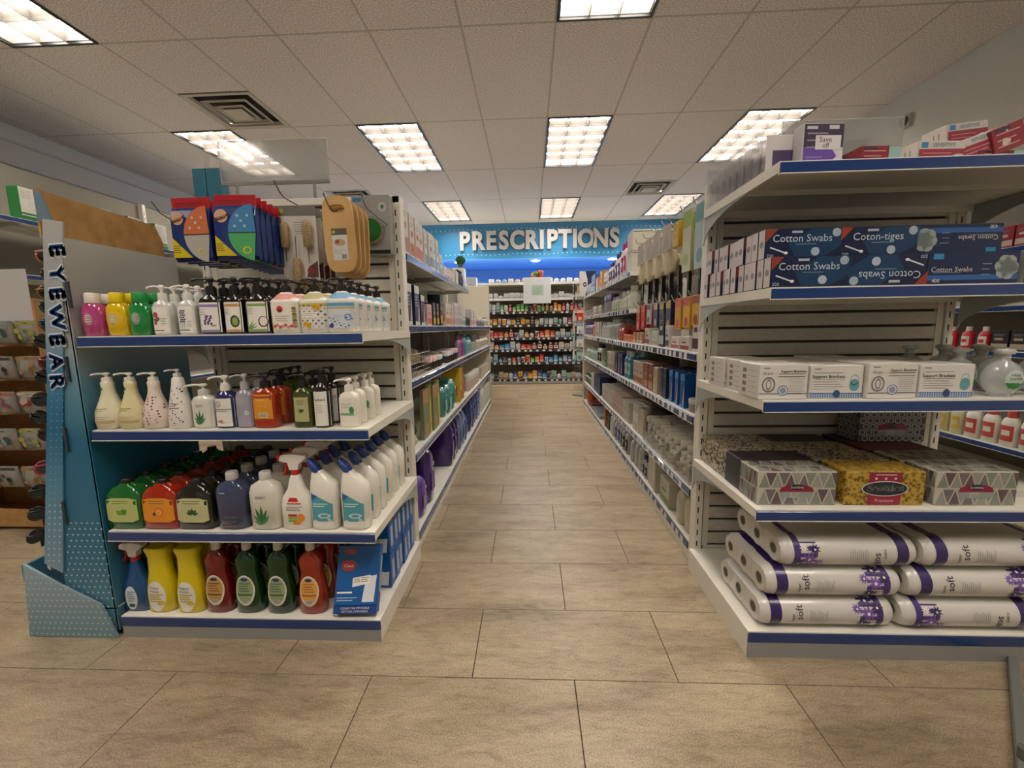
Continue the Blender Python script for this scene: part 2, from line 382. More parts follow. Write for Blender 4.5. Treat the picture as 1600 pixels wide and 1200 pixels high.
def endcap(name, label, x0, x1, yf, yp, top, levels, slats_to=None):
    r = root(name, label, 'shelving', ((x0+x1)/2, yp, 0)); w = x1-x0; d = yp-yf
    um = upright(top)
    for s in (-1, 1): o = link(um, 'upright', r); o.location = (s*(w/2-.035), 0, 0)
    bk = G().box(-w/2+.055, .022, .07, w/2-.055, .03, top-.005, M('3c3a36', .8)).mesh('back_panel'); link(bk, 'back_panel', r)
    link(G().rbox(-w/2+.02, .0, top-.03, w/2-.02, .05, top, WHT, .003).mesh('top_rail'), 'top_rail', r)
    link(G().rbox(-w/2+.06, .005, .075, w/2-.06, .022, .10, OFF, .002).mesh('bottom_rail'), 'bottom_rail', r)
    sp = .0575; n = int((top-.14)/sp)
    sm = G().rbox(-w/2+.075, .008, .004, w/2-.075, .022, sp-.006, SLAT, .002).mesh('slat')
    for k in range(n): o = link(sm, 'slat', r); o.location = (0, 0, .104+k*sp)
    for s in (-1, 1): link(G().box(s*(w/2-.067)-.012, .006, .10, s*(w/2-.067)+.012, .024, top-.03, OFF).mesh('side_channel'), 'side_channel', r)
    # base
    z = levels[0]
    bs = link(G().box(-w/2, -d+.003, 0, w/2, -.0, z-.004, WHT).box(-w/2, -d, z-.004, w/2, 0.0, z, WHT).mesh('base'), 'base', r)
    link(G().rbox(-w/2, -d-.002, z-.036, w/2, -d+.003, z-.005, BLUE, .001).mesh('price_rail'), 'price_rail', bs)
    link(G().box(-w/2+.001, -d-.001, .0, w/2-.001, -d+.003, z-.037, GRY).mesh('kick_plate'), 'kick_plate', bs)
    ds, pr, br = deck_shelf(w, d-.005), price_rail(w), bracket(d*.86)
    for z in levels[1:]:
        o = link(ds, 'shelf', r); o.location = (0, -d, z); link(pr, 'price_rail', o)
        for s in (-1, 1): q = link(br, 'bracket', o); q.location = (s*(w/2-.004), d*.14, 0)
    return r
LX0, LX1, LYF, LYP = -1.412, -.508, 1.240, 1.755
LZ = (.078, .387, .731, 1.032)
endcap('end_shelving', 'white end shelving unit on left with three blue-edged shelves and base', LX0, LX1, LYF, LYP, 1.58, LZ)
RX0, RX1, RYF, RYP = .672, 1.66, 1.203, 1.690
RZ = (.088, .487, .818, 1.138, 1.468)
endcap('end_shelving', 'white end shelving unit on right with four blue-edged shelves and base', RX0, RX1, RYF, RYP, 1.575, RZ)
# aisle runs: side s=+1 faces +x (left run), s=-1 faces -x (right run)
def run(label, xf, s, depth, y0, ys, top, levels, tagged):
    "levels: (z, first bay, last bay, depth)"
    r = root('aisle_shelving', label, 'shelving', (xf, y0, 0)); rz = s*R90
    um = upright(top)
    xb = -s*(depth)
    link(G().box(min(xb, xb-s*.02), .03, .06, max(xb, xb-s*.02), ys[-1]-y0, top-.01, M('7d786c', .7)).mesh('back_panel'), 'back_panel', r)
    for y in ys:
        o = link(um, 'upright', r); o.rotation_euler = (0, 0, rz); o.location = (xb+s*.05, y-y0, 0)
    for z, a, b_, dp in levels:
        for k in range(a, b_):
            w = ys[k+1]-ys[k]-.002; cyy = (ys[k]+ys[k+1])/2-y0
            if z < .12:
                o = link(G().box(-w/2, .003, 0, w/2, dp, z, WHT).mesh('base'), 'base', r)
                link(G().rbox(-w/2, -.002, z-.036, w/2, .003, z-.005, BLUE if not tagged else M('3c4a78', .4), .001).mesh('price_rail'), 'price_rail', o)
            else:
                o = link(deck_shelf(w, dp), 'shelf', r); link(price_rail(w), 'price_rail', o)
                for q in (-1, 1): b2 = link(bracket(dp*.86), 'bracket', o); b2.location = (q*(w/2-.004), dp*.14, 0)
            if tagged:
                g = G(); x = -w/2+.03
                while x < w/2-.06: g.rect(x, z*0-.031, x+.035, -.006, M('d8d8d4', .4), fr(-.0045)) if z > .12 else g.rect(x, z-.033, x+.035, z-.008, M('d8d8d4', .4), fr(-.0025)); x += random.choice((.06, .08, .11))
                link(g.mesh('price_tags'), 'price_tags', o, 'stuff')
            o.rotation_euler = (0, 0, rz); o.location = (-s*(depth-dp)+0 if False else 0, cyy, z if z >= .12 else 0)
    # solid panel closing the far end
    link(G().rbox(min(0, xb), ys[-1]-y0, .0, max(0, xb), ys[-1]-y0+.03, top, M('c9c3b2', .5), .004).mesh('end_panel'), 'end_panel', r)
    return r
LYS = [1.827, 2.72, 3.68, 4.60, 5.52]; LRX = -.533
LLV = [(.082, 0, 4, .42), (.463, 0, 4, .42), (.807, 0, 4, .40), (1.055, 0, 4, .40), (1.367, 0, 2, .40)]
run('long white shelving run along the left side of the aisle', LRX, 1, .42, LYP+.055, LYS, 1.58, LLV, False)
RYS = [1.762, 2.98, 4.2, 5.42]; RRX = .695
RLV = [(.082, 0, 3, .42), (.325, 0, 3, .40), (.65, 0, 3, .40), (.92, 0, 3, .40), (1.155, 1, 3, .40), (1.41, 1, 3, .40)]
run('long white shelving run along the right side of the aisle with tagged shelf edges', RRX, -1, .42, RYP+.055, RYS, 1.575, RLV, True)
# ------------------------------------------------------------------ product makers
def pumpm(z, r, m, h=.05, L=.034, dx=-1, dy=-.35):
    g = G().cyl(0, 0, z, z+h*.42, r, m, 16).cyl(0, 0, z+h*.42, z+h*.5, r*.8, m, 14).cyl(0, 0, z+h*.5, z+h*.72, r*.32, m, 8)
    g.loft([(z+h*.7, r*.45, r*.4), (z+h*.8, r*.75, r*.55), (z+h*.95, r*.7, r*.5), (z+h, r*.4, r*.3)], m, 2.5, 12)
    g.tube([(0, 0, z+h*.86), (dx*L*.6, dy*L*.6, z+h*.9), (dx*L, dy*L, z+h*.82), (dx*L*1.04, dy*L*1.04, z+h*.72)], r*.24, m, 7)
    return g.mesh('pump')
def capm(z, r, h, m, dome=False, n=2):
    p = [(z, r*.97, r*.97), (z+.002, r, r), (z+h*.85, r*.98, r*.98), (z+h, r*.85, r*.85)]
    if dome: p += [(z+h*1.12, r*.5, r*.5)]
    return G().loft(p, m, n, 18).mesh('cap')
def body(prof, m, n=2, seg=22): return G().loft(prof, m, n, seg).mesh('body')
def flower(g, x, z, r, c1, c2, mp, k=6, rot=0):
    for i in range(k):
        a = 2*math.pi*i/k+rot
        g.disc(x+r*.6*math.cos(a), z+r*.6*math.sin(a), r*.42, r*.42, c1, mp, 6, 1)
    g.disc(x, z, r*.3, r*.3, c2, mp, 6, 1)
def leaf(g, x, z, L, wd, a, m, mp):
    c, s = math.cos(a), math.sin(a)
    P = [(0, 0), (L*.3, wd), (L*.65, wd*.8), (L, 0), (L*.65, -wd*.8), (L*.3, -wd)]
    g.poly([(x+u*c-v*s, z+u*s+v*c) for u, v in P], m, mp)
def off(mp, d): return lambda a, b: (lambda p: (p[0], p[1]-d, p[2]))(mp(a, b))
W_ = M('e6e3da', .4); INK = M('3a3a3a', .6); PINK = M('c06a9a', .15, trans=.25, coat=.25)
def gel(col, capc):
    pr = [(0, .028, .018), (.004, .033, .021), (.05, .036, .023), (.088, .034, .022), (.1, .022, .017), (.104, .016, .014)]
    g = G(); mp = skin(pr, 2.4)
    g.disc(0, .052, .014, .019, M('d8d4cc', .5, alpha=.35), mp, 14, 2); g.lines(-.009, .009, .062, .006, 4, W_, off(mp, .0004), .0012)
    return [('body', body(pr, M(col, .12, coat=.35), 2.4)), ('cap', capm(.102, .0205, .032, M(capc, .4))), ('print', g.mesh('print'))]
def lotion(bodyc, pumpc, art, w=.058, h=.105, d=.04, n=3.2, labc='e2e0d8', ph=.048, lw=.92, band=None):
    pr = [(0, w*.46, d*.46), (.003, w*.5, d*.5), (h*.84, w*.5, d*.5), (h*.94, w*.42, d*.42), (h, w*.2, w*.2), (h+.004, w*.18, w*.18)]
    g = G(); mp = skin(pr, n); m1 = off(mp, .0004); z1 = h*.82
    g.rect(-w*lw/2, .006, w*lw/2, z1, M(labc, .5), mp, 8, 1)
    art(g, m1, w, z1)
    return [('body', body(pr, M(bodyc, .15, coat=.2), n)), ('pump', pumpm(h+.002, w*.2+.001, M(pumpc, .3), ph, w*.6)), ('front_label', g.mesh('front_label'))]
def a_rose(g, mp, w, h):
    for x, z, r in ((-.012, .062, .009), (-.006, .05, .007), (-.014, .036, .006)): flower(g, x, z, r, M('a03040'), M('c86070'), mp)
    for a in (.6, 1.4, 2.2): leaf(g, -.012, .04, .018, .003, a, M('4c6a48'), mp)
    g.rect(-w*.4, .012, w*.2, .015, M('a03040'), mp); g.lines(.004, .02, .05, .005, 5, INK, mp, .001)
def a_lav(g, mp, w, h):
    for q in (-.015, -.009, -.003):
        for k in range(6): g.disc(q+(k % 2)*.003, .04+k*.0065, .003, .003, M('4b3f78'), mp, 6, 1)
        g.rect(q, .018, q+.0012, .045, M('4c5c48'), mp)
    g.rect(-w*.4, .012, w*.2, .015, M('2c3460'), mp); g.lines(.006, .02, .04, .005, 4, INK, mp, .001)
def a_dark(top, fr_):
    def f(g, mp, w, h):
        g.rect(-w*.4, h-.014, w*.4, h-.006, M(top), mp); g.rect(-w*.4, .007, w*.4, .013, M(top), mp); fr_(g, mp, w)
        g.lines(-w*.38, -w*.1, h-.022, .005, 4, INK, mp, .001)
    return f
def f_lavb(g, mp, w):
    for k in range(14): g.disc(-.012+(k*7 % 5)*.005, .032+(k*5 % 6)*.0045, .004, .004, M('6a4a8c' if k % 2 else '4f3a70'), mp, 6, 1)
    g.disc(.014, .026, .009, .0035, M('a89878'), mp, 8, 1)
def f_avo(g, mp, w):
    g.disc(.008, .038, .014, .019, M('2c4424'), mp, 12, 1); g.disc(.009, .038, .009, .013, M('8fa050'), off(mp, .0003), 12, 1)
def f_coco(g, mp, w):
    g.disc(.02, .036, .014, .017, M('4a3528'), mp, 14, 1); g.disc(.021, .037, .011, .014, M('dcd8cc'), off(mp, .0003), 12, 1)
    for a in (.3, .6, .9): leaf(g, -.03, .012, .035, .0025, a, M('6a9448'), mp)
def jarpump(shc, bands, art, dots=None):
    pr = [(0, .041, .029), (.004, .045, .032), (.09, .046, .033), (.096, .047, .034), (.102, .042, .030), (.118, .022, .018), (.124, .014, .013)]
    g = G(); mp = skin(pr, 2.8); m1 = off(mp, .0004)
    g.rect(-.043, .012, .043, .088, M('e0ddd2', .5), mp, 10, 1)
    for z0, z1, c in bands: g.rect(-.043, z0, .043, z1, M(c, .5), m1, 10, 1)
    art(g, off(mp, .0008))
    return [('body', body(pr, M('e6e3da', .2, coat=.25), 2.8)), ('shoulder', G().loft([(.1, .0435, .0315), (.119, .0225, .0185)], M(shc, .2, coat=.2), 2.8, 22, cap=False).mesh('shoulder')), ('pump', pumpm(.122, .014, M('2a2220', .25), .045, .034)), ('front_label', g.mesh('front_label'))]
def art_cherry(g, mp):
    g.disc(-.006, .072, .010, .010, M('c83038'), mp, 12, 1); g.disc(-.006, .068, .006, .006, M('701820'), off(mp, .0003), 10, 1)
    for k in range(9): g.disc(-.034+k*.0085, .018+(k % 3)*.003, .005, .005, M('c24048' if k % 2 else 'dc8080'), mp, 6, 1)
    for k in range(7): g.disc(.034, .02+k*.009, .006, .005, M('9a8a4c' if k % 2 else '6a7044'), mp, 6, 1)
    g.lines(-.022, .022, .05, .007, 3, M('b89890'), mp, .0015)
def art_floral(g, mp):
    for i in range(10):
        for k in range(8):
            if (i+k) % 2: g.disc(-.038+i*.0085, .018+k*.009, .0035, .0035, M('5c6a7c' if k % 3 else 'b8c0c0'), mp, 6, 1)
    g.rect(-.03, .045, .018, .062, M('e6e4da'), off(mp, .0003)); g.lines(-.024, .012, .057, .005, 2, INK, off(mp, .0006), .001)
    for x, z in ((-.02, .026), (-.01, .022), (.012, .078), (.022, .074)): flower(g, x, z, .009, M('d8a820'), M('8a6a20'), off(mp, .0004))
def art_blue(g, mp):
    for i in range(16): g.disc(-.036+(i*7 % 17)*.0045, .016+(i*5 % 9)*.004, .0035, .0025, M(('5a80b0', '8aa6c8', '3c4c80')[i % 3]), mp, 6, 1)
    g.disc(.026, .045, .011, .011, M('7c9cc4'), mp, 12, 1, .6); g.disc(-.026, .02, .009, .007, M('2c3a78'), mp, 8, 1)
    g.lines(-.02, .012, .05, .006, 2, M('8090a0'), mp, .0012)
def column(spec, name, label, cat, px, py, y0, z, n, dy, grp, sc=1, rz=0, jit=.004, names=('front one', 'second from front', 'third from front', 'fourth from front', 'fifth from front', 'sixth from front', 'rearmost')):
    x, _ = at(px, py, y0)
    for k in range(n):
        lb = label if n == 1 else label+', '+names[k]
        put(spec, name, lb, cat, (x+(random.uniform(-jit, jit) if k else 0), y0+k*dy, z), rz+(random.uniform(-.08, .08) if k else 0), grp, sc)
# left end, shelf one
z = LZ[3]; Y = LYF+.035; g_ = 'soap and lotion bottles on top left shelf'
column(gel('b0407c', 'ddd6cc'), 'gel_bottle', 'magenta hand gel bottle with white cap, leftmost on top left shelf', 'bottle', 153, 523, Y, z, 2, .05, g_)
column(gel('d8b400', 'e2c400'), 'gel_bottle', 'yellow hand gel bottle with yellow cap on top left shelf', 'bottle', 191, 523, Y, z, 2, .05, g_)
column(gel('10803c', '148c40'), 'gel_bottle', 'green hand gel bottle with green cap on top left shelf', 'bottle', 226, 523, Y, z, 2, .05, g_)
column(lotion('c4c4c0', 'dcdad2', a_rose), 'lotion_pump', 'clear pump bottle with red flower label on top left shelf', 'bottle', 261, 522, Y, z, 4, .048, g_)
column(lotion('c4c4c0', 'dcdad2', a_lav), 'lotion_pump', 'clear pump bottle with lavender stem label on top left shelf', 'bottle', 300, 522, Y, z, 4, .048, g_)
column(lotion('141210', '141414', a_dark('8a78b4', f_lavb), .074, .118, .045, 3, ph=.055), 'lotion_pump', 'black pump bottle with purple lavender label on top left shelf', 'bottle', 337, 521, Y, z, 3, .055, g_)
column(lotion('141210', '141414', a_dark('c08a48', f_avo), .061, .118, .045, 3, ph=.055), 'lotion_pump', 'black pump bottle with avocado label on top left shelf', 'bottle', 373, 521, Y, z, 3, .055, g_)
column(lotion('141210', '141414', a_dark('7c9c58', f_coco), .073, .118, .045, 3, ph=.055), 'lotion_pump', 'black pump bottle with coconut label on top left shelf', 'bottle', 410, 521, Y, z, 3, .055, g_)
column(jarpump('d89890', [(.0, .006, 'e6e3da')], art_cherry), 'lotion_pump', 'white pump bottle with cherry print label on top left shelf', 'bottle', 453, 520, Y, z, 3, .07, g_)
column(jarpump('b8b080', [(.078, .088, 'c8b860')], art_floral), 'lotion_pump', 'white pump bottle with yellow floral label on top left shelf', 'bottle', 497, 519, Y, z, 3, .07, g_)
column(jarpump('7fb0d0', [(.078, .088, '5a9cc0'), (.07, .076, 'b0a890'), (.012, .068, 'ccd2d4')], art_blue), 'lotion_pump', 'white pump bottle with blue patterned label on top left shelf', 'bottle', 539, 518, Y, z, 5, .07, g_)
# left end, shelf two
z = LZ[2]; Y = LYF+.042; g_ = 'pump bottles on the middle left shelf'
def pear(col, art, w=.045, h=.145, pc='dedacc', n=2):
    pr = [(0, w*.8, w*.72), (.005, w*.95, w*.82), (.03, w, w*.86), (.055, w*.96, w*.83), (.09, w*.62, w*.58), (.115, w*.42, w*.42), (.135, w*.38, w*.38), (.15, w*.4, w*.4), (.153, w*.33, w*.33)]
    g = G(); art(g, skin(pr, n)); return [('body', body(pr, M(col, .3, coat=.3), n)), ('pump', pumpm(.152, .014, M(pc, .35), .03, .036)), ('print', g.mesh('print'))]
def ar_plain(c):
    def f(g, mp):
        g.disc(-.018, .06, .006, .010, M(c), mp, 10, 1, .7); g.lines(-.024, .018, .066, .006, 2, M('8a8468'), mp, .0022); g.lines(-.03, .026, .04, .006, 2, M('9a9070'), mp, .0012); g.disc(-.008, .13, .008, .006, M('2c6a3c'), mp, 8, 1)
        g.rect(-.034, .02, .034, .03, M('b8a880', .5), mp, 6)
    return f
def ar_flor(g, mp):
    for k in range(34):
        x, zz = -.034+(k*13 % 31)*.0023, .015+(k*7 % 29)*.0031
        g.disc(x*(.6 if zz > .08 else 1), zz, .0028, .0028, M('6a3f40' if k % 3 else 'b08a88'), mp, 6, 1)
    g.lines(-.028, -.008, .062, .007, 3, M('905050'), mp, .0018)
def ar_spot(g, mp):
    for k in range(30): g.disc((-.026+(k*11 % 27)*.002)*(1-.004*k), .015+(k*17 % 31)*.004, .002, .0026, M('1c1c1c'), mp, 5, 1)
    g.lines(-.02, .014, .08, .007, 3, M('705058'), mp, .002)
column(pear('d8d2b4', ar_plain('8a9a60')), 'hand_soap', 'cream pear-shaped pump bottle, leftmost on middle left shelf', 'bottle', 178, 667, Y, z, 1, .08, g_)
column(pear('d4ca9c', ar_plain('b89c30'), .042), 'hand_soap', 'yellowish cream pear-shaped pump bottle, second on middle left shelf', 'bottle', 213, 667, Y, z, 1, .08, g_)
column(pear('d8ccc0', ar_flor, .042), 'hand_soap', 'cream pump bottle with dark red swirl print on middle left shelf', 'bottle', 249, 667, Y, z, 1, .08, g_)
cone = [(0, .034, .03), (.004, .037, .033), (.05, .035, .031), (.1, .026, .024), (.14, .018, .017), (.16, .016, .015), (.165, .012, .012)]
g = G(); ar_spot(g, skin(cone, 2.3))
column([('body', body(cone, M('dcd8d0', .3), 2.3)), ('pump', pumpm(.165, .011, M('d0ccc4', .4), .026, .03)), ('print', g.mesh('print'))], 'hand_soap', 'white cone-shaped bottle with black spot print on middle left shelf', 'bottle', 287, 667, Y, z, 1, .08, g_)
def a_aloe(g, mp, w, h, s=1):
    for a, L in ((1.57, .05), (1.25, .042), (1.9, .046), (.9, .03), (2.3, .034), (2.7, .022)): leaf(g, -.002*s, .014*s, L*s, .0045*s, a, M('2f6a3a' if L > .035 else '4c8450'), mp)
    g.lines(-.014*s, .012*s, h-.012*s, .005, 2, INK, mp, .0016)
def a_aloe2(g, mp, w, h): a_aloe(g, mp, w, h, .95)
column(lotion('c8c8c0', 'c8c6c0', a_aloe2, .078, .105, .05, 2.2, 'd2d0c6', .036), 'hand_soap', 'clear pump bottle with aloe leaf label on middle left shelf', 'bottle', 325, 667, Y, z, 1, .08, g_)
def a_navy(g, mp, w, h):
    g.disc(-.012, h-.018, .009, .009, INK, mp, 14, 1, .82); g.text('B', -.012, h-.018, .009, INK, mp); g.lines(-.026, .026, h-.036, .006, 2, INK, mp, .0022); g.disc(-.004, .022, .016, .006, M('b08070'), mp, 10, 1); g.disc(.008, .024, .01, .005, M('e4dcd0'), off(mp, .0003), 8, 1)
column(lotion('1c2458', 'dedbd2', a_navy, .068, .118, .05, 2.4, 'dcdad2', .05, .95), 'foam_soap', 'navy foaming soap bottle with white pump on middle left shelf', 'bottle', 359, 667, Y, z, 1, .08, g_)
def a_pale(g, mp, w, h): g.lines(-.018, .018, h-.03, .007, 5, M('8c90a0'), mp, .0014); g.disc(.012, .05, .007, .008, M('b8c8d0'), mp, 10, 1)
column(lotion('8c8894', 'a8a6a8', a_pale, .06, .122, .045, 2.4, '9c9aa6', .05), 'hand_soap', 'translucent mauve pump bottle on middle left shelf', 'bottle', 389, 666, Y, z, 2, .06, g_)
def a_org(g, mp, w, h):
    g.rect(-w*.4, .03, w*.4, h+.006, M('d08a20', .5), mp); g.lines(-w*.32, w*.32, h-.008, .006, 5, M('e8c070'), mp, .0015); g.rect(-.012, .034, .014, .05, M('e0d8c8'), off(mp, .0003))
    for k in range(9): g.rect(-.010+k*.0025, .036, -.0088+k*.0025, .048, INK, off(mp, .0006))
column(lotion('9c2e0c', '141414', a_org, .076, .125, .05, 4, '9c2e0c', .045), 'bath_soap', 'orange square pump bottle with barcode on middle left shelf', 'bottle', 421, 666, Y, z, 2, .06, g_)
def a_ol(c, l):
    def f(g, mp, w, h): g.rect(-w*.36, .02, w*.36, h-.004, M(c, .5), mp); g.disc(0, .055, .008, .006, M(l), off(mp, .0003), 8, 1); leaf(g, -.008, .05, .02, .004, .5, M(l), off(mp, .0003)); g.lines(-.012, .012, h-.016, .006, 3, M('5c6038'), off(mp, .0003), .0014)
    return f
column(lotion('55701c', '141414', a_ol('9caa58', '4a6a20'), .06, .13, .045, 4, '55701c', .045), 'bath_soap', 'bright olive pump bottle behind the orange one on middle left shelf', 'bottle', 447, 656, Y+.13, z, 3, .055, g_)
column(lotion('3c4418', '141414', a_ol('a8a878', '385420'), .064, .125, .045, 3.4, '3c4418', .045), 'bath_soap', 'dark olive pump bottle with pale label on middle left shelf', 'bottle', 479, 666, Y, z, 3, .06, g_)
def a_blk(g, mp, w, h): g.text('naked', 0, h-.026, .015, INK, mp); g.lines(-.012, .012, h-.045, .007, 4, M('606060'), mp, .0012)
column(lotion('16120f', '141414', a_blk, .056, .142, .05, 2.2, 'dcdad2', .045, .96), 'bath_soap', 'slim black pump bottle with white label on middle left shelf', 'bottle', 508, 665, Y, z, 2, .065, g_)
def a_wh(g, mp, w, h): g.disc(.012, .055, .008, .012, M('3c8a50'), mp, 8, 1); g.rect(-w*.4, .038, w*.3, .046, M('7ca080'), mp); g.lines(-w*.35, w*.2, .075, .006, 3, M('708070'), mp, .0014)
column(lotion('e2ded2', 'e0dcd2', a_wh, .064, .112, .036, 3.2, 'e0dcd0', .042), 'lotion_pump', 'white lotion pump bottle at right end of middle left shelf', 'bottle', 549, 664, Y, z, 4, .058, g_)
# left end, shelf three
z = LZ[1]; Y = LYF+.045; g_ = 'refill and cleaner bottles on lower left shelf'
def jug(c, lab, art, cc='161614'):
    pr = [(0, .06, .03), (.004, .065, .034), (.1, .065, .034), (.122, .06, .031), (.142, .044, .024), (.15, .02, .018), (.156, .017, .017)]
    g = G(); mp = skin(pr, 5); m1 = off(mp, .0004)
    g.poly([(-.055, .034), (-.035, .026), (.035, .026), (.055, .034), (.054, .104), (.03, .111), (-.03, .111), (-.054, .104)], M(lab, .5), mp)
    g.lines(-.03, .03, .1, .008, 2, M('50603c'), m1, .0022, .1); art(g, m1)
    hb = G().tube([(-.035, 0, .138), (-.016, 0, .152), (.016, 0, .152), (.035, 0, .138)], .006, M(c, .12, coat=.25), 8)
    return [('body', body(pr, M(c, .12, coat=.25), 5)), ('handle', hb.mesh('handle')), ('cap', capm(.155, .017, .016, M(cc, .4))), ('front_label', g.mesh('front_label'))]
def j1(g, mp): leaf(g, -.002, .055, .026, .011, .6, M('4c8428'), mp); leaf(g, 0, .052, .024, .009, 2.4, M('6a9c38'), off(mp, .0003))
def j2(g, mp): g.disc(.004, .062, .015, .015, M('c84c14'), mp, 14, 1); g.disc(.004, .062, .012, .012, M('e8a040'), off(mp, .0003), 14, 1, .2); leaf(g, -.02, .052, .02, .006, .4, M('50403c'), mp)
def j3(g, mp):
    for a in (.2, .8, 1.57, 2.3, 2.9): leaf(g, 0, .055, .022, .006, a, M('3c5c24'), mp)
column(jug('146024', 'b4bc74', j1), 'soap_refill', 'green soap refill jug with pale label on lower left shelf', 'bottle', 210, 828, Y, z, 6, .075, g_, .98)
column(jug('98240c', 'd88a24', j2), 'soap_refill', 'orange-red soap refill jug with citrus label on lower left shelf', 'bottle', 265, 828, Y, z, 6, .075, g_, .98)
column(jug('1c1c14', 'b8b888', j3), 'soap_refill', 'black-green soap refill jug with herb label on lower left shelf', 'bottle', 317, 828, Y, z, 6, .075, g_, .98)
def refill(c, art, cc='c4c2bc', h=.165):
    pr = [(0, .044, .028), (.005, .051, .033), (h*.75, .052, .034), (h*.9, .044, .03), (h*.98, .02, .018), (h, .017, .017)]
    g = G(); art(g, skin(pr, 3)); return [('body', body(pr, M(c, .12, coat=.25), 3)), ('cap', capm(h, .019, .026, M(cc, .35))), ('front_label', g.mesh('front_label'))]
def r1(g, mp):
    g.lines(-.026, -.006, .125, .006, 1, M('9098a8'), mp, .004)
    for k in range(16): g.disc(-.022+(k*7 % 15)*.0032, .014+(k*3 % 9)*.005, .004, .0028, M('5c5a60' if k % 3 else '8a6c58'), mp, 6, 1)
def r2(g, mp): a_aloe(g, mp, .1, .13, 1.35)
column(refill('3a4260', r1, 'b8b6b2'), 'soap_refill', 'dark blue clear refill bottle with grey cap on lower left shelf', 'bottle', 372, 829, Y, z, 4, .078, g_)
column(refill('d0cec2', r2), 'soap_refill', 'white refill bottle with large aloe leaf on lower left shelf', 'bottle', 423, 828, Y, z, 4, .078, g_)
def trigger(z, m, m2, dx=-1):
    g = G().cyl(0, 0, z, z+.02, .014, m2, 14)
    g.prism([(-.014, z+.02), (.014, z+.02), (.018, z+.04), (.042, z+.058), (.04, z+.068), (.0, z+.074), (-.04, z+.07), (-.046, z+.06), (-.046, z+.05), (-.02, z+.045)], -.012, .012, m)
    g.box(-.056, -.009, z+.049, -.046, .009, z+.07, m2)
    h = G().prism([(-.034, z+.048), (-.024, z+.046), (-.026, z+.02), (-.036, z-.002), (-.042, z+.0), (-.032, z+.022)], -.007, .007, m2)
    return [('sprayer', g.mesh('sprayer')), ('trigger', h.mesh('trigger'))]
def spray(c, m, m2, art, h=.185):
    pr = [(0, .048, .028), (.004, .053, .031), (h*.45, .053, .031), (h*.6, .046, .028), (h*.75, .027, .021), (h*.9, .021, .018), (h*.97, .016, .016), (h, .014, .014)]
    g = G(); art(g, skin(pr, 2.8)); return [('body', body(pr, M(c, .15, coat=.25), 2.8))]+trigger(h-.002, M(m, .4), M(m2, .4))+[('front_label', g.mesh('front_label'))]
def s1(g, mp):
    g.prism; g.poly([(-.02, .098), (.018, .098), (.012, .112), (-.012, .112)], M('c02818'), mp); g.lines(-.022, .026, .09, .007, 1, M('b83030'), mp, .004); g.lines(-.026, .03, .08, .006, 3, INK, mp, .0018)
    for k, c in enumerate(('b02c24', '9aa848', '78a040')): g.rect(-.02, .048-k*.01, .01, .056-k*.01, M(c), mp)
    g.disc(.022, .042, .013, .016, M('e08a28'), mp, 10, 1); g.disc(.008, .024, .014, .006, M('d87820'), mp, 10, 1)
column(spray('e2dfd6', 'e4e0d8', 'b82018', s1), 'spray_cleaner', 'white trigger spray cleaner with orange print on lower left shelf', 'bottle', 470, 828, Y, z, 4, .078, g_, .98)
def toilet(c, cc, art):
    pr = [(0, .04, .026, 0), (.004, .046, .03, 0), (.12, .048, .03, 0), (.155, .044, .028, 0), (.18, .029, .021, -.012), (.195, .018, .016, -.02), (.2, .015, .015, -.021)]
    g = G(); art(g, skin(pr, 3))
    ph = G().loft([(0, .019, .019), (.022, .021, .021), (.036, .018, .018), (.05, .009, .009)], M(cc, .3), 2, 16)
    ph.v = [(x*.82-zz*.5-.021, y, x*-.5*0+zz*.86+.196) for x, y, zz in ph.v]
    return [('body', body(pr, M(c, .25, coat=.4), 3)), ('cap', ph.mesh('cap')), ('front_label', g.mesh('front_label'))]
def t1(g, mp):
    g.poly([(-.036, .03), (.034, .03), (.036, .09), (.01, .105), (-.036, .132)], M('4c9ca8', .5), mp); g.poly([(-.036, .128), (-.012, .118), (-.036, .10)], M('2c5c9c'), off(mp, .0004))
    g.lines(-.03, .02, .09, .008, 2, M('d8e0e0'), off(mp, .0005), .003); g.disc(.006, .05, .022, .009, M('c8d4d8'), off(mp, .0004), 14, 1, .6); g.rect(-.036, .012, .034, .03, M('dcdcd4'), mp)
column(toilet('e2dfd4', '1c3c80', t1), 'toilet_cleaner', 'white angled-neck cleaner bottle with blue cap, left column of lower left shelf', 'bottle', 513, 828, Y, z, 4, .078, g_, .98)
column(toilet('e2dfd4', '1c3c80', t1), 'toilet_cleaner', 'white angled-neck cleaner bottle with blue cap, right column of lower left shelf', 'bottle', 560, 827, Y, z, 6, .076, g_, .98)
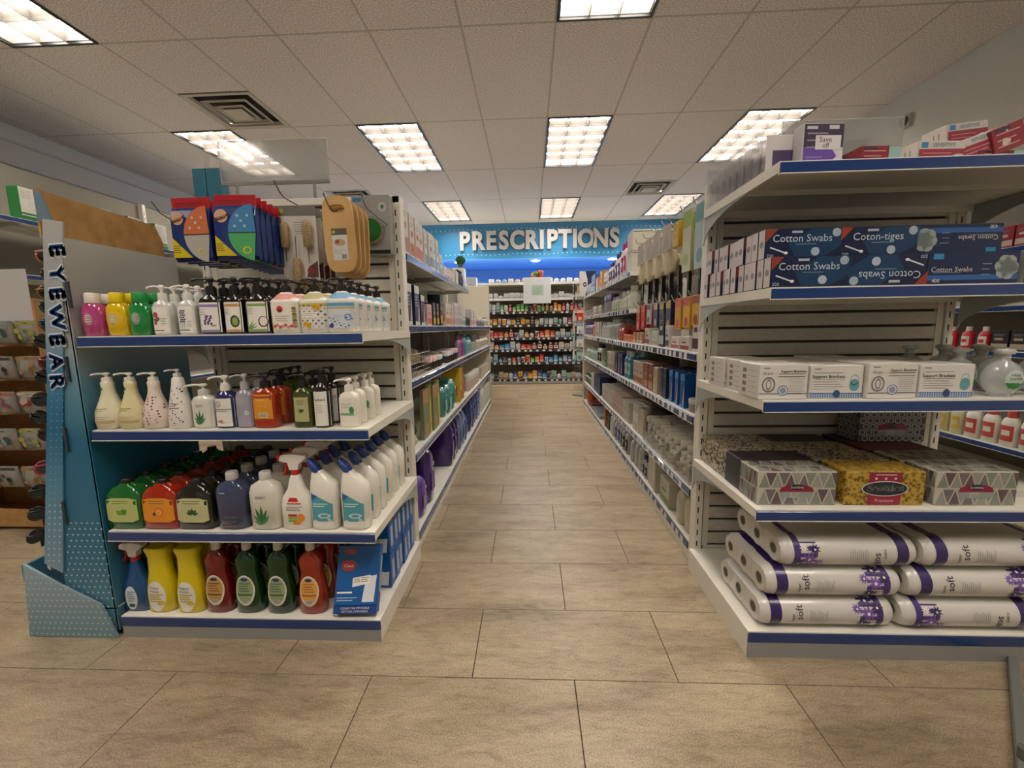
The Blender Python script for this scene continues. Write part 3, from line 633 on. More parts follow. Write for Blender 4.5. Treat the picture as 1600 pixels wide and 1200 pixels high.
# left end, base deck
z = LZ[0]; Y = LYF+.05; g_ = 'cleaning bottles on the left base deck'
def w1(g, mp): g.disc(-.006, .055, .024, .046, M('c8d0d4', .5), mp, 18, 2); g.lines(-.02, .01, .078, .009, 5, M('40507c'), off(mp, .0004), .003); g.rect(-.016, .02, .006, .032, INK, off(mp, .0004))
column(spray('0c4478', 'd8d6d0', 'b02824', w1, .19), 'spray_cleaner', 'blue glass cleaner spray with white trigger on left base deck', 'bottle', 225, 962, Y, z, 2, .08, g_, .93)
def curvy(c, cap_, art, kind=0):
    if kind == 0: pr = [(0, .046, .03), (.005, .052, .034), (.08, .05, .033), (.15, .038, .027), (.2, .036, .026), (.225, .044, .03), (.232, .046, .031), (.238, .038, .026)]
    else: pr = [(0, .044, .028), (.004, .049, .031), (.06, .051, .033), (.12, .042, .029), (.15, .036, .026), (.175, .04, .028), (.195, .042, .028), (.215, .028, .021), (.225, .014, .014), (.23, .013, .013)]
    g = G(); art(g, skin(pr, 2.6)); r = [('body', body(pr, M(c, .12, coat=.25), 2.6)), ('front_label', g.mesh('front_label'))]
    if kind: r.insert(1, ('cap', capm(.229, .015, .028, M(cap_, .35))))
    return r
def y1(g, mp):
    L = [(.0, .132), (.018, .118), (.03, .085), (.034, .05), (.03, .02), (.0, .008), (-.03, .014), (-.036, .05), (-.03, .085), (-.018, .118)]
    g.disc(-.002, .062, .034, .056, M('d8d6cc', .5), mp, 22, 3)
    g.text('Happy', -.006, .094, .014, M('4c6058'), off(mp, .0005)); g.text('Home', -.006, .081, .014, M('4c6058'), off(mp, .0005))
    g.lines(-.026, .022, .066, .008, 4, M('b8a020'), off(mp, .0005), .0045); g.disc(.014, .036, .014, .007, M('c8b428'), off(mp, .0006), 8, 1)
def d1(c1, c2, logo='1c3460'):
    def f(g, mp0):
        mp = lambda x, z: mp0(x, z+.012)
        g.disc(0, .075, .034, .056, M('d2cfbc', .5), mp, 22, 3); g.disc(0, .078, .030, .048, M(c1, .5), off(mp, .0004), 20, 3)
        m2 = off(mp, .0009); g.disc(0, .116, .013, .006, M(logo), m2, 12, 1); g.lines(-.02, .02, .1, .009, 4, M(c2), m2, .003); g.rect(-.026, .058, .024, .064, M(c2), m2)
        g.rect(-.012, .028, .012, .044, M('d8d8d0'), m2)
        for k in range(8): g.rect(-.010+k*.0026, .03, -.0088+k*.0026, .043, INK, off(mp, .0012))
    return f
cy = curvy('d0bc08', 'd0bc08', y1)
column(cy, 'dish_soap', 'yellow curved dish soap bottle, left one of two on left base deck', 'bottle', 263, 963, Y, z, 3, .08, g_, .97)
column(cy, 'dish_soap', 'yellow curved dish soap bottle, right one of two on left base deck', 'bottle', 308, 963, Y, z, 3, .08, g_, .97)
column(curvy('6c100a', 'd0ccc4', d1('b88c4c', '6c4424'), 1), 'dish_soap', 'dark red dish soap bottle with tan oval label on left base deck', 'bottle', 351, 965, Y, z, 4, .08, g_, .97)
gr_ = curvy('0a3412', 'd0ccc4', d1('8c9c74', '3c5c38'), 1)
column(gr_, 'dish_soap', 'dark green dish soap bottle, left one of two on left base deck', 'bottle', 397, 965, Y, z, 4, .08, g_, .97)
column(gr_, 'dish_soap', 'dark green dish soap bottle, right one of two on left base deck', 'bottle', 445, 965, Y, z, 4, .08, g_, .97)
column(curvy('8c2408', 'd0ccc4', d1('d8a04c', '9c5c20'), 1), 'dish_soap', 'orange-red dish soap bottle with amber oval label on left base deck', 'bottle', 494, 966, Y, z, 4, .08, g_, .97)
# blue cartons of cleaning pads
def padbox(w=.15, d=.075, h=.2, lying=False):
    g = G().rbox(-w/2, 0, 0, w/2, d, h, M('0f5698', .3), .002); p = G(); mp = fr(0)
    p.disc(-w*.22, h*.66, .026, .018, M('a83838'), mp, 16, 1); p.text('Clean', -w*.22, h*.655, .014, W_, off(mp, .0005)); p.disc(-w*.2, h*.9, .022, .01, M('a04848'), mp, 14, 1)
    p.poly([(-.015, h*.3), (.045, h*.36), (.045, h*.5), (-.015, h*.45)], W_, mp); p.text('2X', 0, h*.405, .018, INK, off(mp, .0006), .06); p.lines(.014, .04, h*.45, .006, 3, M('60806c'), off(mp, .0006), .002)
    p.poly([(.02, .01), (.06, .01), (.066, h*.5), (.03, h*.46)], M('d0d4d8'), off(mp, -.0002)); p.lines(-w*.45, -w*.1, h*.2, .01, 1, W_, mp, .005); p.lines(-w*.45, w*.02, h*.12, .008, 2, M('98b0d0'), mp, .003)
    s_ = G().rect(.004, .004, d-.004, h-.004, M('1a58a0', .35), sd(w/2, .0004, 1)); s_.rect(d*.3, h*.2, d*.75, h*.8, M('a8b8d0', .5), sd(w/2, .0009, 1))
    t = G(); t.text('CLEANS THE IMPOSSIBLE', 0, d*.62, .0095, W_, tp(h)); t.text('NETTOIE L\'IMPOSSIBLE', 0, d*.34, .0095, W_, tp(h))
    return [('carton', g.mesh('carton')), ('front_print', p.mesh('front_print')), ('side_print', s_.mesh('side_print')), ('top_print', t.mesh('top_print'))]
pb = padbox(.145, .05, .13); xr = at(592, 925, LYF+.2)[0]
tl = root('cleaning_pad_box', 'blue cleaning pad carton leaning back at front right of left base deck', 'box', (at(560, 966, LYF+.03)[0], LYF+.014, z+.041), 0, 'blue cleaning pad cartons on left base deck')
for p in padbox(.145, .035, .19): link(p[1], p[0], tl)
link(G().box(-.072, -.002, -.024, .072, .03, 0, M('123c80', .4)).mesh('tray_edge'), 'tray_edge', tl); tl.rotation_euler = (-.42, 0, .06)
tx = G(); tx.text('CLEANS THE IMPOSSIBLE', 0, -.0075, .0088, W_, fr(-.0026)); tx.text("NETTOIE L'IMPOSSIBLE", 0, -.0175, .0088, W_, fr(-.0026)); link(tx.mesh('tray_print'), 'tray_print', tl)
for j in range(2):
    for k in range(6):
        if (j, k) == (0, 0) and False: continue
        put(pb, 'cleaning_pad_box', 'blue cleaning pad carton on left base deck, %s in the %s layer from the front' % (nth(k), ('lower', 'upper')[j]), 'box',
            (-.60+random.uniform(-.003, .003), LYF+.17+k*.053, z+j*.131), 0, 'blue cleaning pad cartons on left base deck')
# ------------------------------------------------------------------ right end unit stock
def carton(w, d, h, m, front=None, side=None, top=None, sx=-1, sub=None):
    g = G().rbox(-w/2, 0, 0, w/2, d, h, m, .0015); r = [('carton', g.mesh('carton'))]
    if front: p = G(); front(p, fr(0), w, h); r.append(('front_print', p.mesh('front_print')))
    if side: p = G(); side(p, sd(sx*w/2, .0006, sx), d, h); r.append(('side_print', p.mesh('side_print')))
    if top: p = G(); top(p, tp(h), w, d); r.append(('top_print', p.mesh('top_print')))
    return r
SWB = M('173a6c', .25); SWD = M('101e40', .3)
def sw_front(t, flip=False, red=True):
    def f(g, mp, w, h):
        if flip: m0 = mp; mp = lambda x, z: m0(-x, h-z)
        m2 = off(mp, .0005)
        g.poly([(-w*.1, .002), (w*.25, .002), (w*.5-.002, h*.4), (w*.5-.002, h-.002), (w*.1, h-.002), (-w*.2, h*.5)], M('143a5c', .3), mp)
        if red: g.poly([(-w/2+.001, h*.55), (-w/2+.001, h-.001), (-w*.34, h-.001)], M('8c3420'), m2)
        g.text(t, -w*.02, h*.66, .029, M('b8c8d8'), off(mp, .001)); g.lines(-w*.1, w*.16, h*.46, .006, 1, M('7c98b4'), m2, .0018)
        g.rect(-w*.16, h*.84, -w*.02, h*.92, M('a8b0c0'), m2); g.disc(w*.42, h*.84, .012, .012, M('9aa8b8'), m2, 14, 1)
        g.disc(w*.16, h*.22, .012, .012, M('a8b4c4'), m2, 14, 1); g.text('200', -w*.43, h*.09, .013, M('a8bccc'), m2)
        g.poly([(-w*.44, h*.36), (-w*.43, h*.40), (-w*.22, h*.2), (-w*.23, h*.16)], M('c8d4dc'), m2); g.disc(-w*.225, h*.185, .006, .004, W_, off(mp, .0009), 8, 1)
    return f
def sw_side(g, mp, d, h): g.rect(.001, .001, d-.001, h-.001, M('cfc8c8', .5), mp); g.disc(d*.5, h*.5, d*.3, h*.12, M('8c8890', .5), off2(mp, .0004), 8, 1)
def off2(mp, d): return lambda a, b: (lambda p: (p[0]-d, p[1], p[2]))(mp(a, b))
z = RZ[3]; Y0 = RYF+.012; w = .213; h = .083; d = .034; gr = 'blue cotton swab cartons on right upper shelf'
A_ = carton(w, d, h, SWD, sw_front('Cotton Swabs'), sw_side); B_ = carton(w, d, h, SWD, sw_front('Cotton Swabs', True), sw_side); C_ = carton(w, d, h, SWD, sw_front('Coton-tiges'), sw_side)
xa = at(1264, 445, Y0)[0]; xb_ = at(1385, 445, Y0)[0]
rr = random.Random(3)
for k in range(12):
    put(A_, 'cotton_swab_box', 'blue cotton swab carton, lower layer of left column, %s from front' % nth(k), 'box', (xa+rr.uniform(-.006, .006)*(k > 0), Y0+k*.0375, z), 0, gr)
    put(B_ if k < 2 else A_, 'cotton_swab_box', ('upside-down blue cotton swab carton' if k < 2 else 'blue cotton swab carton')+', lower layer of second column, %s from front' % nth(k), 'box', (xb_, Y0+k*.0375, z), 0, gr)
for k in range(11):
    put(A_, 'cotton_swab_box', 'blue cotton swab carton, upper layer of left column, %s from front' % nth(k), 'box', (xa+.004+rr.uniform(-.006, .006)*(k > 0), Y0+.045+k*.0375, z+h+.001), 0, gr)
    if k < 8: put(C_, 'cotton_swab_box', 'blue cotton swab carton with French wording, upper layer of second column, %s from front' % nth(k), 'box', (xb_+.004, Y0+.045+k*.0375, z+h+.001), 0, gr)
def big_front(flip=False):
    def f(g, mp, w, h):
        if flip: m0 = mp; mp = lambda x, z: m0(-x, h-z)
        m2 = off(mp, .0005)
        g.rect(-w/2+.002, h*.12, w/2-.002, h*.28, M('2c5c98', .3), mp, 1); g.rect(-w*.43, h*.78, -w*.32, h*.95, M('2c84b8'), m2)
        g.text('Cotton Swabs', -w*.22, h*.45, .019, W_, m2, 0, 1, .01); g.lines(-w*.42, -w*.12, h*.35, .006, 1, M('8098b8'), m2, .0018); g.text('400', -w*.38, h*.1, .014, W_, m2)
        g.lines(w*.1, w*.2, h*.6, .014, 3, M('8098b8'), m2, .0018)
        for a in range(7): g.disc(w*.36+.016*math.cos(a), h*.5+.018*math.sin(a), .016, .016, M('94a09c', .6), m2, 10, 1)
    return f
DD = carton(.245, .1, .085, M('14244a', .3), big_front(), lambda g, mp, d, h: (g.rect(.001, .001, d-.001, h-.001, M('9a9c98', .5), mp), g.disc(d*.5, h*.5, .012, .014, M('606870'), off2(mp, .0004), 12, 1)))
D2 = carton(.245, .1, .085, M('14244a', .3), big_front(True), lambda g, mp, d, h: g.rect(.001, .001, d-.001, h-.001, M('3c3c40', .5), mp))
x1 = at(1516, 442, Y0)[0]
for k in range(4):
    put(DD, 'cotton_swab_box', 'wide navy swab carton with cotton head picture, lower layer, %s from front' % nth(k), 'box', (x1, Y0+k*.103, z), 0, gr)
    if k < 3: put(D2, 'cotton_swab_box', 'wide navy swab carton lying upside down, upper layer, %s from front' % nth(k), 'box', (x1+.01, Y0+.06+k*.103, z+.086), 0, gr)
    put(DD, 'cotton_swab_box', 'wide navy swab carton at right photo edge, %s from front' % nth(k), 'box', (x1+.262, Y0+k*.103, z), 0, gr)
# support bracket cartons
z = RZ[2]; CW = M('cfccc6', .5); gr = 'white support bracket cartons on right middle shelf'
GI = M('77777a', .6)
def sb_side(g, mp, d, h):
    for k in range(4): g.rect(d*.62, h*(.12+k*.2), d*.8, h*(.24+k*.2), M('8c7c78'), mp)
    for k in range(5): g.rect(d*.15, h*(.15+k*.16), d*.5, h*(.16+k*.16), GI, mp)
def sb1(g, mp, w, h):
    g.lines(-w*.42, -w*.28, h*.88, .006, 1, GI, mp, .003, 0); g.text('10 pcs', -w*.33, h*.75, .011, INK, mp)
    g.text('Support Brackets', w*.2, h*.8, .0108, INK, mp, 0, .95, .012); g.lines(-w*.1, w*.44, h*.72, .008, 2, INK, mp, .0016, 0)
    g.lines(w*.12, w*.44, h*.58, .006, 8, GI, mp, .001, .2); g.disc(-w*.3, h*.42, .019, .023, GI, mp, 20, 1, .78); g.disc(-w*.3, h*.42, .008, .016, GI, mp, 14, 1, .7)
    g.rect(-w/2+.001, h*.15, w/2-.001, h*.17, M('34406c'), mp); g.disc(0, h*.25, .015, .015, M('34406c'), off(mp, .0004), 20, 1, .88); g.disc(0, h*.25, .013, .013, M('c8ccd4'), off(mp, .0003), 20, 1); g.disc(0, h*.25, .009, .009, M('8494b0'), off(mp, .0006), 12, 1)
def sb2(g, mp, w, h):
    g.lines(-w*.42, -w*.3, h*.88, .006, 1, GI, mp, .003, 0); g.text('Support Brackets', -w*.15, h*.66, .0135, INK, mp, 0, .95, .012); g.lines(-w*.42, w*.12, h*.77, .009, 1, GI, mp, .0014); g.lines(-w*.42, w*.16, h*.57, .007, 5, GI, mp, .0012)
    g.disc(w*.34, h*.4, .014, .018, M('5c98a0'), mp, 14, 1); g.disc(w*.34, h*.56, .012, .016, M('88a8ac'), mp, 14, 1, .85)
    g.rect(-w/2+.001, .002, w/2-.001, h*.14, M('5c7ca8'), mp); g.rect(-w/2+.001, h*.14, w/2-.001, h*.16, M('34406c'), mp)
    for k in range(22): g.rect(-w/2+.002+k*w/22.5, .002, -w/2+.004+k*w/22.5, h*.14, M('b8c8d8'), off(mp, .0003))
    g.disc(w*.02, h*.13, .01, .012, M('2c4070'), off(mp, .0006), 14, 1)
S1 = carton(.138, .115, .102, CW, sb1, sb_side); S2 = carton(.148, .11, .096, CW, sb2, sb_side)
for n_, (px, sp_, rz, nm) in enumerate(((1222, S1, .0, 'leftmost in front row'), (1309, S2, -.03, 'second in front row'), (1392, S1, .02, 'third in front row'), (1482, S2, -.02, 'fourth in front row'))):
    x = at(px, 622, RYF+.02)[0]
    put(sp_, 'bracket_box', 'white support bracket carton, %s on right middle shelf' % nm, 'box', (x, RYF+.02+(.012 if n_ % 2 else 0), z), rz, gr)
    for k in range(2 if n_ == 0 else 1, 3): put(sp_, 'bracket_box', 'white support bracket carton %s, behind the one %s on right middle shelf' % (('', 'directly', 'two', 'three')[k], nm), 'box', (x+.004*k, RYF+.02+k*.121, z), 0, gr)
put(S1, 'bracket_box', 'white support bracket carton set back alone at far left of right middle shelf', 'box', (.752, RYF+.142, z), .02, gr)
# round flasks of clear gel
def flask():
    R_ = .052
    pr = [(0, .03, .022)]+[(R_-R_*math.cos(t), R_*math.sin(t)+.001, .03*math.sin(t)+.004) for t in [.5+k*.26 for k in range(9)]]+[(.104, .014, .014), (.11, .013, .013)]
    g = G(); mp = skin(pr, 2); g.disc(.004, .05, .028, .028, M('b8c4b8', .5), mp, 20, 2); g.poly([(-.022, .042), (.03, .042), (.02, .028), (.004, .023), (-.012, .028)], M('2c8444'), off(mp, .0004))
    g.text('HAND', .004, .064, .010, M('40505c'), off(mp, .0006)); g.text('SANITIZER', .004, .053, .008, M('40505c'), off(mp, .0006))
    c = G().cyl(0, 0, .106, .124, .013, M('b4b4b0', .3)).loft([(.122, .02, .016), (.13, .026, .018), (.137, .018, .014)], M('b4b4b0', .3), 2.4, 14)
    return [('body', body(pr, M('d4dadb', .08, trans=.35, coat=.5, alpha=.6))), ('cap', c.mesh('cap')), ('front_label', g.mesh('front_label'))]
fk = flask(); x0 = at(1572, 618, RYF+.05)[0]
for i in range(4):
    for k in range(4): put(fk, 'sanitizer_flask', 'round clear gel flask on right middle shelf, %s from the cartons, %s row' % (nth(i), nth(k)), 'bottle', (x0-.04*(k % 2)+i*.115-.02, RYF+.05+k*.085, z), 0, 'round clear gel flasks on right middle shelf') if (x0-.04*(k % 2)+i*.115) < RX1-.05 else None
# tissue boxes
z = RZ[1]; gr = 'tissue boxes on right lower shelf'
def scot(g, mp, w, h, y=.5, s=1, big=False):
    if big:
        g.rect(-.048, .002, .048, h-.002, M('8c1c38'), mp); g.lines(-.03, .03, h*.9, .01, 1, W_, off(mp, .0004), .002, 0)
        for q in (-.028, .0, .028): g.disc(q, h*.8, .004, .004, M('d8c8b8'), off(mp, .0004), 8, 1)
        g.disc(0, h*.5, .068, .024, M('d8d4c8'), off(mp, .0004), 24, 1); g.disc(0, h*.5, .065, .0215, M('1c2434'), off(mp, .0008), 24, 1)
        g.text('Scotties', 0, h*.52, .034, W_, off(mp, .0012), 0, 1, .015); g.text('Premium', 0, h*.14, .015, M('e0b8a8'), off(mp, .0006))
    else:
        g.poly([(-.05, h*.4), (.05, h*.4), (.047, h*.52), (.03, h*.6), (-.03, h*.6), (-.047, h*.52)], M('8c1c38'), mp)
        g.disc(0, h*.54, .022, .009, M('1c2434'), off(mp, .0004), 16, 1); g.text('Scotties', 0, h*.54, .0125, W_, off(mp, .0008), 0, 1, .01)
        g.rect(-.045, h*.22, .045, h*.4, M('8c9494'), mp); g.rect(-.018, h*.23, .008, h*.38, M('c8c8c4'), off(mp, .0004))
        for k in range(8): g.rect(-.016+k*.003, h*.24, -.0148+k*.003, h*.37, INK, off(mp, .0008))
def tri_pat(a, b, c):
    def f(g, mp, w, h, big=None):
        n = 6; s_ = w/n; cols = [M(q, .5) for q in ('8a8c84', '6c6468', '7c8478', '5c4c50', '94948a')]
        x0 = -w/2 if big is None else 0
        for i in range(n):
            for j in range(2):
                for t in range(2):
                    X = x0+i*s_; Z = j*h/2; P = ((X, Z), (X+s_, Z), (X+(s_/2), Z+h/2)) if t == 0 else ((X+s_/2, Z+h/2), (X+s_, Z), (min(X+s_*1.5, x0+w), Z+h/2))
                    cx, cz = sum(p[0] for p in P)/3, sum(p[1] for p in P)/3
                    g.poly([(cx+(p[0]-cx)*.84, cz+(p[1]-cz)*.84) for p in P], cols[(i*3+j*2+t) % 5], mp, 1)
    return f
TP = tri_pat(0, 0, 0)
def hexp(col, bgp=None):
    def f(g, mp, w, h, big=None):
        s_ = .012; x0 = -w/2; j = 0; zz = s_
        while zz < h-s_*.5:
            xx = x0+s_*(1.1 if j % 2 else 2.1)
            while xx < -x0-s_*.6: g.disc(xx, zz, s_*.95, s_*.95, M(col, .5), mp, 6, 1, .72, math.pi/6); xx += s_*2
            zz += s_*1.7; j += 1
    return f
def both(*fs): return lambda g, mp, w, h: [f(g, mp if i == 0 else off(mp, .0006), w, h) for i, f in enumerate(fs)]
def sidep(f, d): return lambda g, mp, dd, h: f(g, lambda x, z: mp(x+dd/2, z), dd, h)
def topp(f): return lambda g, mp, w, d: f(g, lambda x, y: mp(x, y+d/2), w, d) if False else None
TB = M('b8b4a4', .5); tw, td, th = .232, .108, .105
def tri_box(col='b8b4a4'): return carton(tw, td, th, M(col, .5), both(TP, lambda g, mp, w, h: scot(g, mp, w, h)), sidep(TP, td), lambda g, mp, w, d: TP(g, mp, w, d))
def gold_mat():
    m, nt, b, N, L = nodes('gold_lattice', .5)
    tc = N('ShaderNodeTexCoord'); v = N('ShaderNodeTexVoronoi', Scale=95.0); r = ramp(N, [(.15, '4a380e'), (.4, '86691c'), (.7, 'b0923a')])
    L(tc.outputs['Object'], v.inputs['Vector']); L(v.outputs['Distance'], r.inputs[0]); L(r.outputs[0], b.inputs['Base Color']); return m
def bw_mat(name, a, b_, c, sc):
    m, nt, b, N, L = nodes(name, .5)
    tc = N('ShaderNodeTexCoord'); v = N('ShaderNodeTexNoise', Scale=sc, Detail=1.0, Distortion=2.5); r = ramp(N, [(.38, a), (.46, b_), (.54, c), (.6, b_)]); r.color_ramp.interpolation = 'CONSTANT'
    L(tc.outputs['Object'], v.inputs['Vector']); L(v.outputs['Fac'], r.inputs[0]); L(r.outputs[0], b.inputs['Base Color']); return m
T1 = tri_box(); T2 = carton(tw, td, th, gold_mat(), lambda g, mp, w, h: scot(g, mp, w, h, big=True))
T3 = carton(tw, td, th, bw_mat('swirl_print', '24242c', 'b8b4a8', 'a8883c', 38), lambda g, mp, w, h: scot(g, mp, w, h))
T4 = carton(tw, td, th, M('3a3438', .5), lambda g, mp, w, h: scot(g, mp, w, h)); T5 = carton(tw, td, th, M('6c3444', .5), lambda g, mp, w, h: scot(g, mp, w, h))
T6 = carton(tw, td, th, M('4c4c50', .5), both(hexp('b4b8b8'), lambda g, mp, w, h: scot(g, mp, w, h)), sidep(hexp('b4b8b8'), td))
Y0 = RYF+.035
for px, seq, nm in ((1243, ((T1, 'geometric patterned'), (T4, 'plain charcoal'), (T3, 'black and gold swirl'), (T3, 'swirl print')), 'left'), (1380, ((T2, 'gold lattice'), (T3, 'swirl print'), (T3, 'black and gold swirl'), (T4, 'plain charcoal')), 'middle'), (1522, ((T1, 'geometric patterned'), (T1, 'second geometric patterned'), (T5, 'maroon'), (T4, 'charcoal')), 'right')):
    x = at(px, 785, Y0)[0]
    for k, (sp_, cn) in enumerate(seq):
        put(sp_, 'tissue_box', '%s tissue box, %s column of right lower shelf, %s from front' % (cn, nm, nth(k)), 'box', (x+(.004*k if nm == 'left' else -.012*k), Y0+k*.111, z), 0, gr)
put(T6, 'tissue_box', 'grey honeycomb patterned tissue box standing on the rear tissue boxes', 'box', (at(1395, 690, 1.55)[0], 1.56, z+th+.001), 0, gr, (1.03, 1, 1.1))
# bathroom tissue packs: three rolls deep, four long
z = RZ[0]; gr = 'wrapped toilet roll packs on the right base deck'
PL = M('cbc8c2', .3, coat=.35); PU = M('34205c', .35, coat=.25); LIL = M('8c78a8', .4)
def tp_pack(L, flip=False, r=.0485, n=3):
    "rolls lie along x; n rolls side by side in y"
    def sec(x, k=1.0):
        pts = []; m = 8
        for i in range(n):
            cy = r+i*2*r*.97
            a0, a1 = (math.pi if i == 0 else .62*math.pi, 0 if i == n-1 else .38*math.pi)
            for j in range(m+1):
                a = a0+(a1-a0)*j/m; pts.append((cy+r*k*math.cos(a), r+r*k*math.sin(a)))
        low = [(y, 2*r-zz) for y, zz in reversed(pts)][1:-1]
        return [(x, y, zz) for y, zz in pts+low]
    g = G().rings([sec(-L/2, .8), sec(-L/2+.012, .96), sec(-L/2+.03), sec(L/2-.03), sec(L/2-.012, .96), sec(L/2, .8)], PL)
    out = [('wrapper', g.mesh('wrapper'))]
    # purple bands hug the wrapper
    b = G(); b2 = G(); s_ = -1 if flip else 1
    def band(xa, xb, m=PU, k=1.006, b=b): b.rings([sec(xa, k), sec(xb, k)], m, True, False)
    band(*sorted((-s_*(L/2-.062), -s_*(L/2-.028)))); band(*sorted((s_*(L/2-.055), s_*(L/2-.035))), M('4a3478', .35), b=b2)
    out.append(('purple_band', b.mesh('purple_band'))); out.append(('purple_band', b2.mesh('purple_band')))
    p = G()
    def mp(x, q):            # q: arc length up the front, 0 at mid height
        a = math.pi+(-q/r)
        q2 = max(-1.2, q/r)
        return (x, r-(r*1.012)*math.cos(q2) if q2 < 1.57 else r, r+(r*1.012)*math.sin(q2))
    m2 = (lambda x, z: mp(-x, -z)) if flip else mp
    p.text('soft', -L*.21, .012, .031, INK, m2, R90, 1, .012); p.text('super', -L*.26, -.006, .014, INK, m2, R90)
    for i in range(9): p.rect(-L*.13+i*.0062, -.022+(i % 3)*.003, -.1288*L/L-L*.0+i*.0062*1+(.0015-.0012)*0-L*.13+.1288+.0016, .020-(i*5 % 4)*.003, M('8c8890'), m2, 1, 4)
    for (fx, fz, fr_, c1) in ((.3, .012, .024, 'l'), (.26, -.02, .018, 'p'), (.34, -.024, .014, 'w'), (.37, .03, .02, 'p'), (.22, .026, .016, 'l'), (.3, .05, .022, 'p')):
        mm = {'l': M('7c5ca8', .4), 'p': PU, 'w': W_}[c1]
        for q in range(9): leaf(p, L*fx, fz, fr_, fr_*.16, q*.698, mm, off(m2, .0006 if c1 != 'w' else .0014))
        p.disc(L*fx, fz, fr_*.2, fr_*.2, W_ if c1 != 'w' else M('d8c060'), off(m2, .0018), 8, 1)
    p.rect(L*.24, -.042, L*.40, .058, M('4a3478', .35), m2, 3, 5)
    out.append(('front_print', p.mesh('front_print')))
    for i in range(n):
        cy = r+i*2*r*.97
        for s2 in (-1, 1):
            e_ = G()
            f = lambda a, b_, s2=s2: (s2*(L/2+.0015), cy+a, r+b_)
            e_.disc(0, 0, r*.8, r*.8, M('d0cdc4', .8), f, 20, 2, .42); e_.disc(0, 0, r*.42, r*.42, M('a49c90', .8), f, 14, 1, .84)
            f2 = lambda a, b_, s2=s2: (s2*(L/2+.0006), cy+a, r+b_); e_.disc(0, 0, r*.36, r*.36, M('5c554c', .9), f2, 14, 1)
            out.append(('roll_end', e_.mesh('roll_end')))
    return out
PA, PB = tp_pack(.40), tp_pack(.40, True); H_ = .0985
for j, (sp1, sp2, xc1, xc2) in enumerate(((PA, PB, .912, 1.338), (PA, PA, .926, 1.352), (PB, PA, .966, 1.388))):
    for i, (sp_, x) in enumerate(((sp1, xc1), (sp2, xc2))):
        put(sp_, 'toilet_roll_pack', 'white and purple toilet roll pack, %s layer of the %s stack on right base deck' % (('bottom', 'middle', 'top')[j], ('left', 'right')[i]), 'toilet rolls', (x, RYF+.004+(j*.004), z+j*H_), 0, gr)
# top shelf goods
z = RZ[4]; Yt = RYF+.03
def prp(g, mp, w, h):
    g.rect(-w/2+.002, h*.45, w/2-.002, h-.002, M('2c2038'), mp); g.poly([(-w/2+.002, .004), (w*.1, .004), (w*.34, h*.25), (w*.2, h*.44), (-w/2+.002, h*.44)], M('5c3c98'), mp)
    g.rect(-w*.42, h*.86, -w*.16, h*.93, M('b8b0b8'), off(mp, .0004)); g.rect(w*.12, h*.86, w*.36, h*.95, M('c0bcc4'), off(mp, .0004)); g.lines(-w*.4, w*.1, h*.75, .018, 3, M('8c7c9c'), off(mp, .0004), .004)
    g.rect(-w*.2, h*.4, w*.42, h*.72, M('ccc8cc'), off(mp, .0008)); g.text('Save', .005, h*.62, .02, INK, off(mp, .0012)); g.text('off', .006, h*.49, .018, INK, off(mp, .0012)); g.lines(-w*.42, 0, h*.22, .008, 3, M('a090c0'), off(mp, .0004), .002)
PB1 = carton(.115, .04, .115, M('c8c4cc', .35), prp, lambda g, mp, d, h: g.rect(.002, .002, d-.002, h-.002, M('bcb8bc', .5), mp))
put(PB1, 'cream_box', 'purple and dark carton with handwritten save note on right top shelf', 'box', (at(1284, 252, Yt+.03)[0], Yt+.03, z), .06, None, (1, 1, 1.0))
def nar(g, mp, w, h): g.rect(-w*.3, h*.1, w*.3, h*.6, M('4a3860'), mp)
def nas(g, mp, d, h): g.rect(d*.55, h*.08, d*.9, h*.62, M('3a3048'), mp); g.rect(d*.1, h*.08, d*.45, h*.5, M('8c8490'), mp)
NB = carton(.1, .034, .105, M('c4c0c0', .4), nar, nas)
for k in range(8): put(NB, 'slim_box', 'pale slim carton in a row on left edge of right top shelf, %s from front' % nth(k), 'box', (RX0+.062, Yt+.07+k*.046, z), rr.uniform(-.04, .04), 'pale slim cartons on right top shelf')
ac = M('c4c4c4', .06, trans=.9, alpha=.35)
hd = root('acrylic_bin', 'clear acrylic bin around the pale slim cartons on right top shelf', 'bin', (RX0+.062, Yt+.05, z+.001))
link(G().box(-.062, 0, .002, -.059, .39, .12, ac).mesh('side_wall'), 'side_wall', hd); link(G().box(.059, 0, .002, .062, .39, .12, ac).mesh('side_wall'), 'side_wall', hd); link(G().box(-.062, .39, .002, .062, .393, .14, ac).mesh('rear_wall'), 'rear_wall', hd)
put([('sheet', G().prism([(0, 0), (.06, .0), (.1, .09), (.04, .09)], 0, .002, ac).mesh('sheet'))], 'acrylic_sheet', 'small tilted clear sheet right of the purple save carton', 'sheet', (at(1308, 252, Yt+.06)[0], Yt+.08, z))
def redb(g, mp, w, h): g.rect(w*.18, h*.04, w/2-.002, h-.002, M('88a8a8'), mp); g.lines(-w*.42, w*.1, h*.7, .013, 3, M('c8a0a0'), off(mp, .0004), .002); g.rect(-w*.45, h*.82, -w*.1, h*.94, M('30283c'), off(mp, .0004))
def whr(g, mp, w, h): g.rect(-w/2+.002, .004, w/2-.002, h*.62, M('8c2838'), mp); g.rect(-w*.44, h*.68, -w*.3, h*.94, M('3c78a8'), mp); g.text('SENSITIVE', .005, h*.8, .014, M('406070'), mp); g.disc(w*.36, h*.22, .018, .009, M('b8b4a0'), off(mp, .0004), 12, 1); g.lines(-w*.4, w*.2, h*.4, .01, 2, M('c09098'), off(mp, .0004), .002)
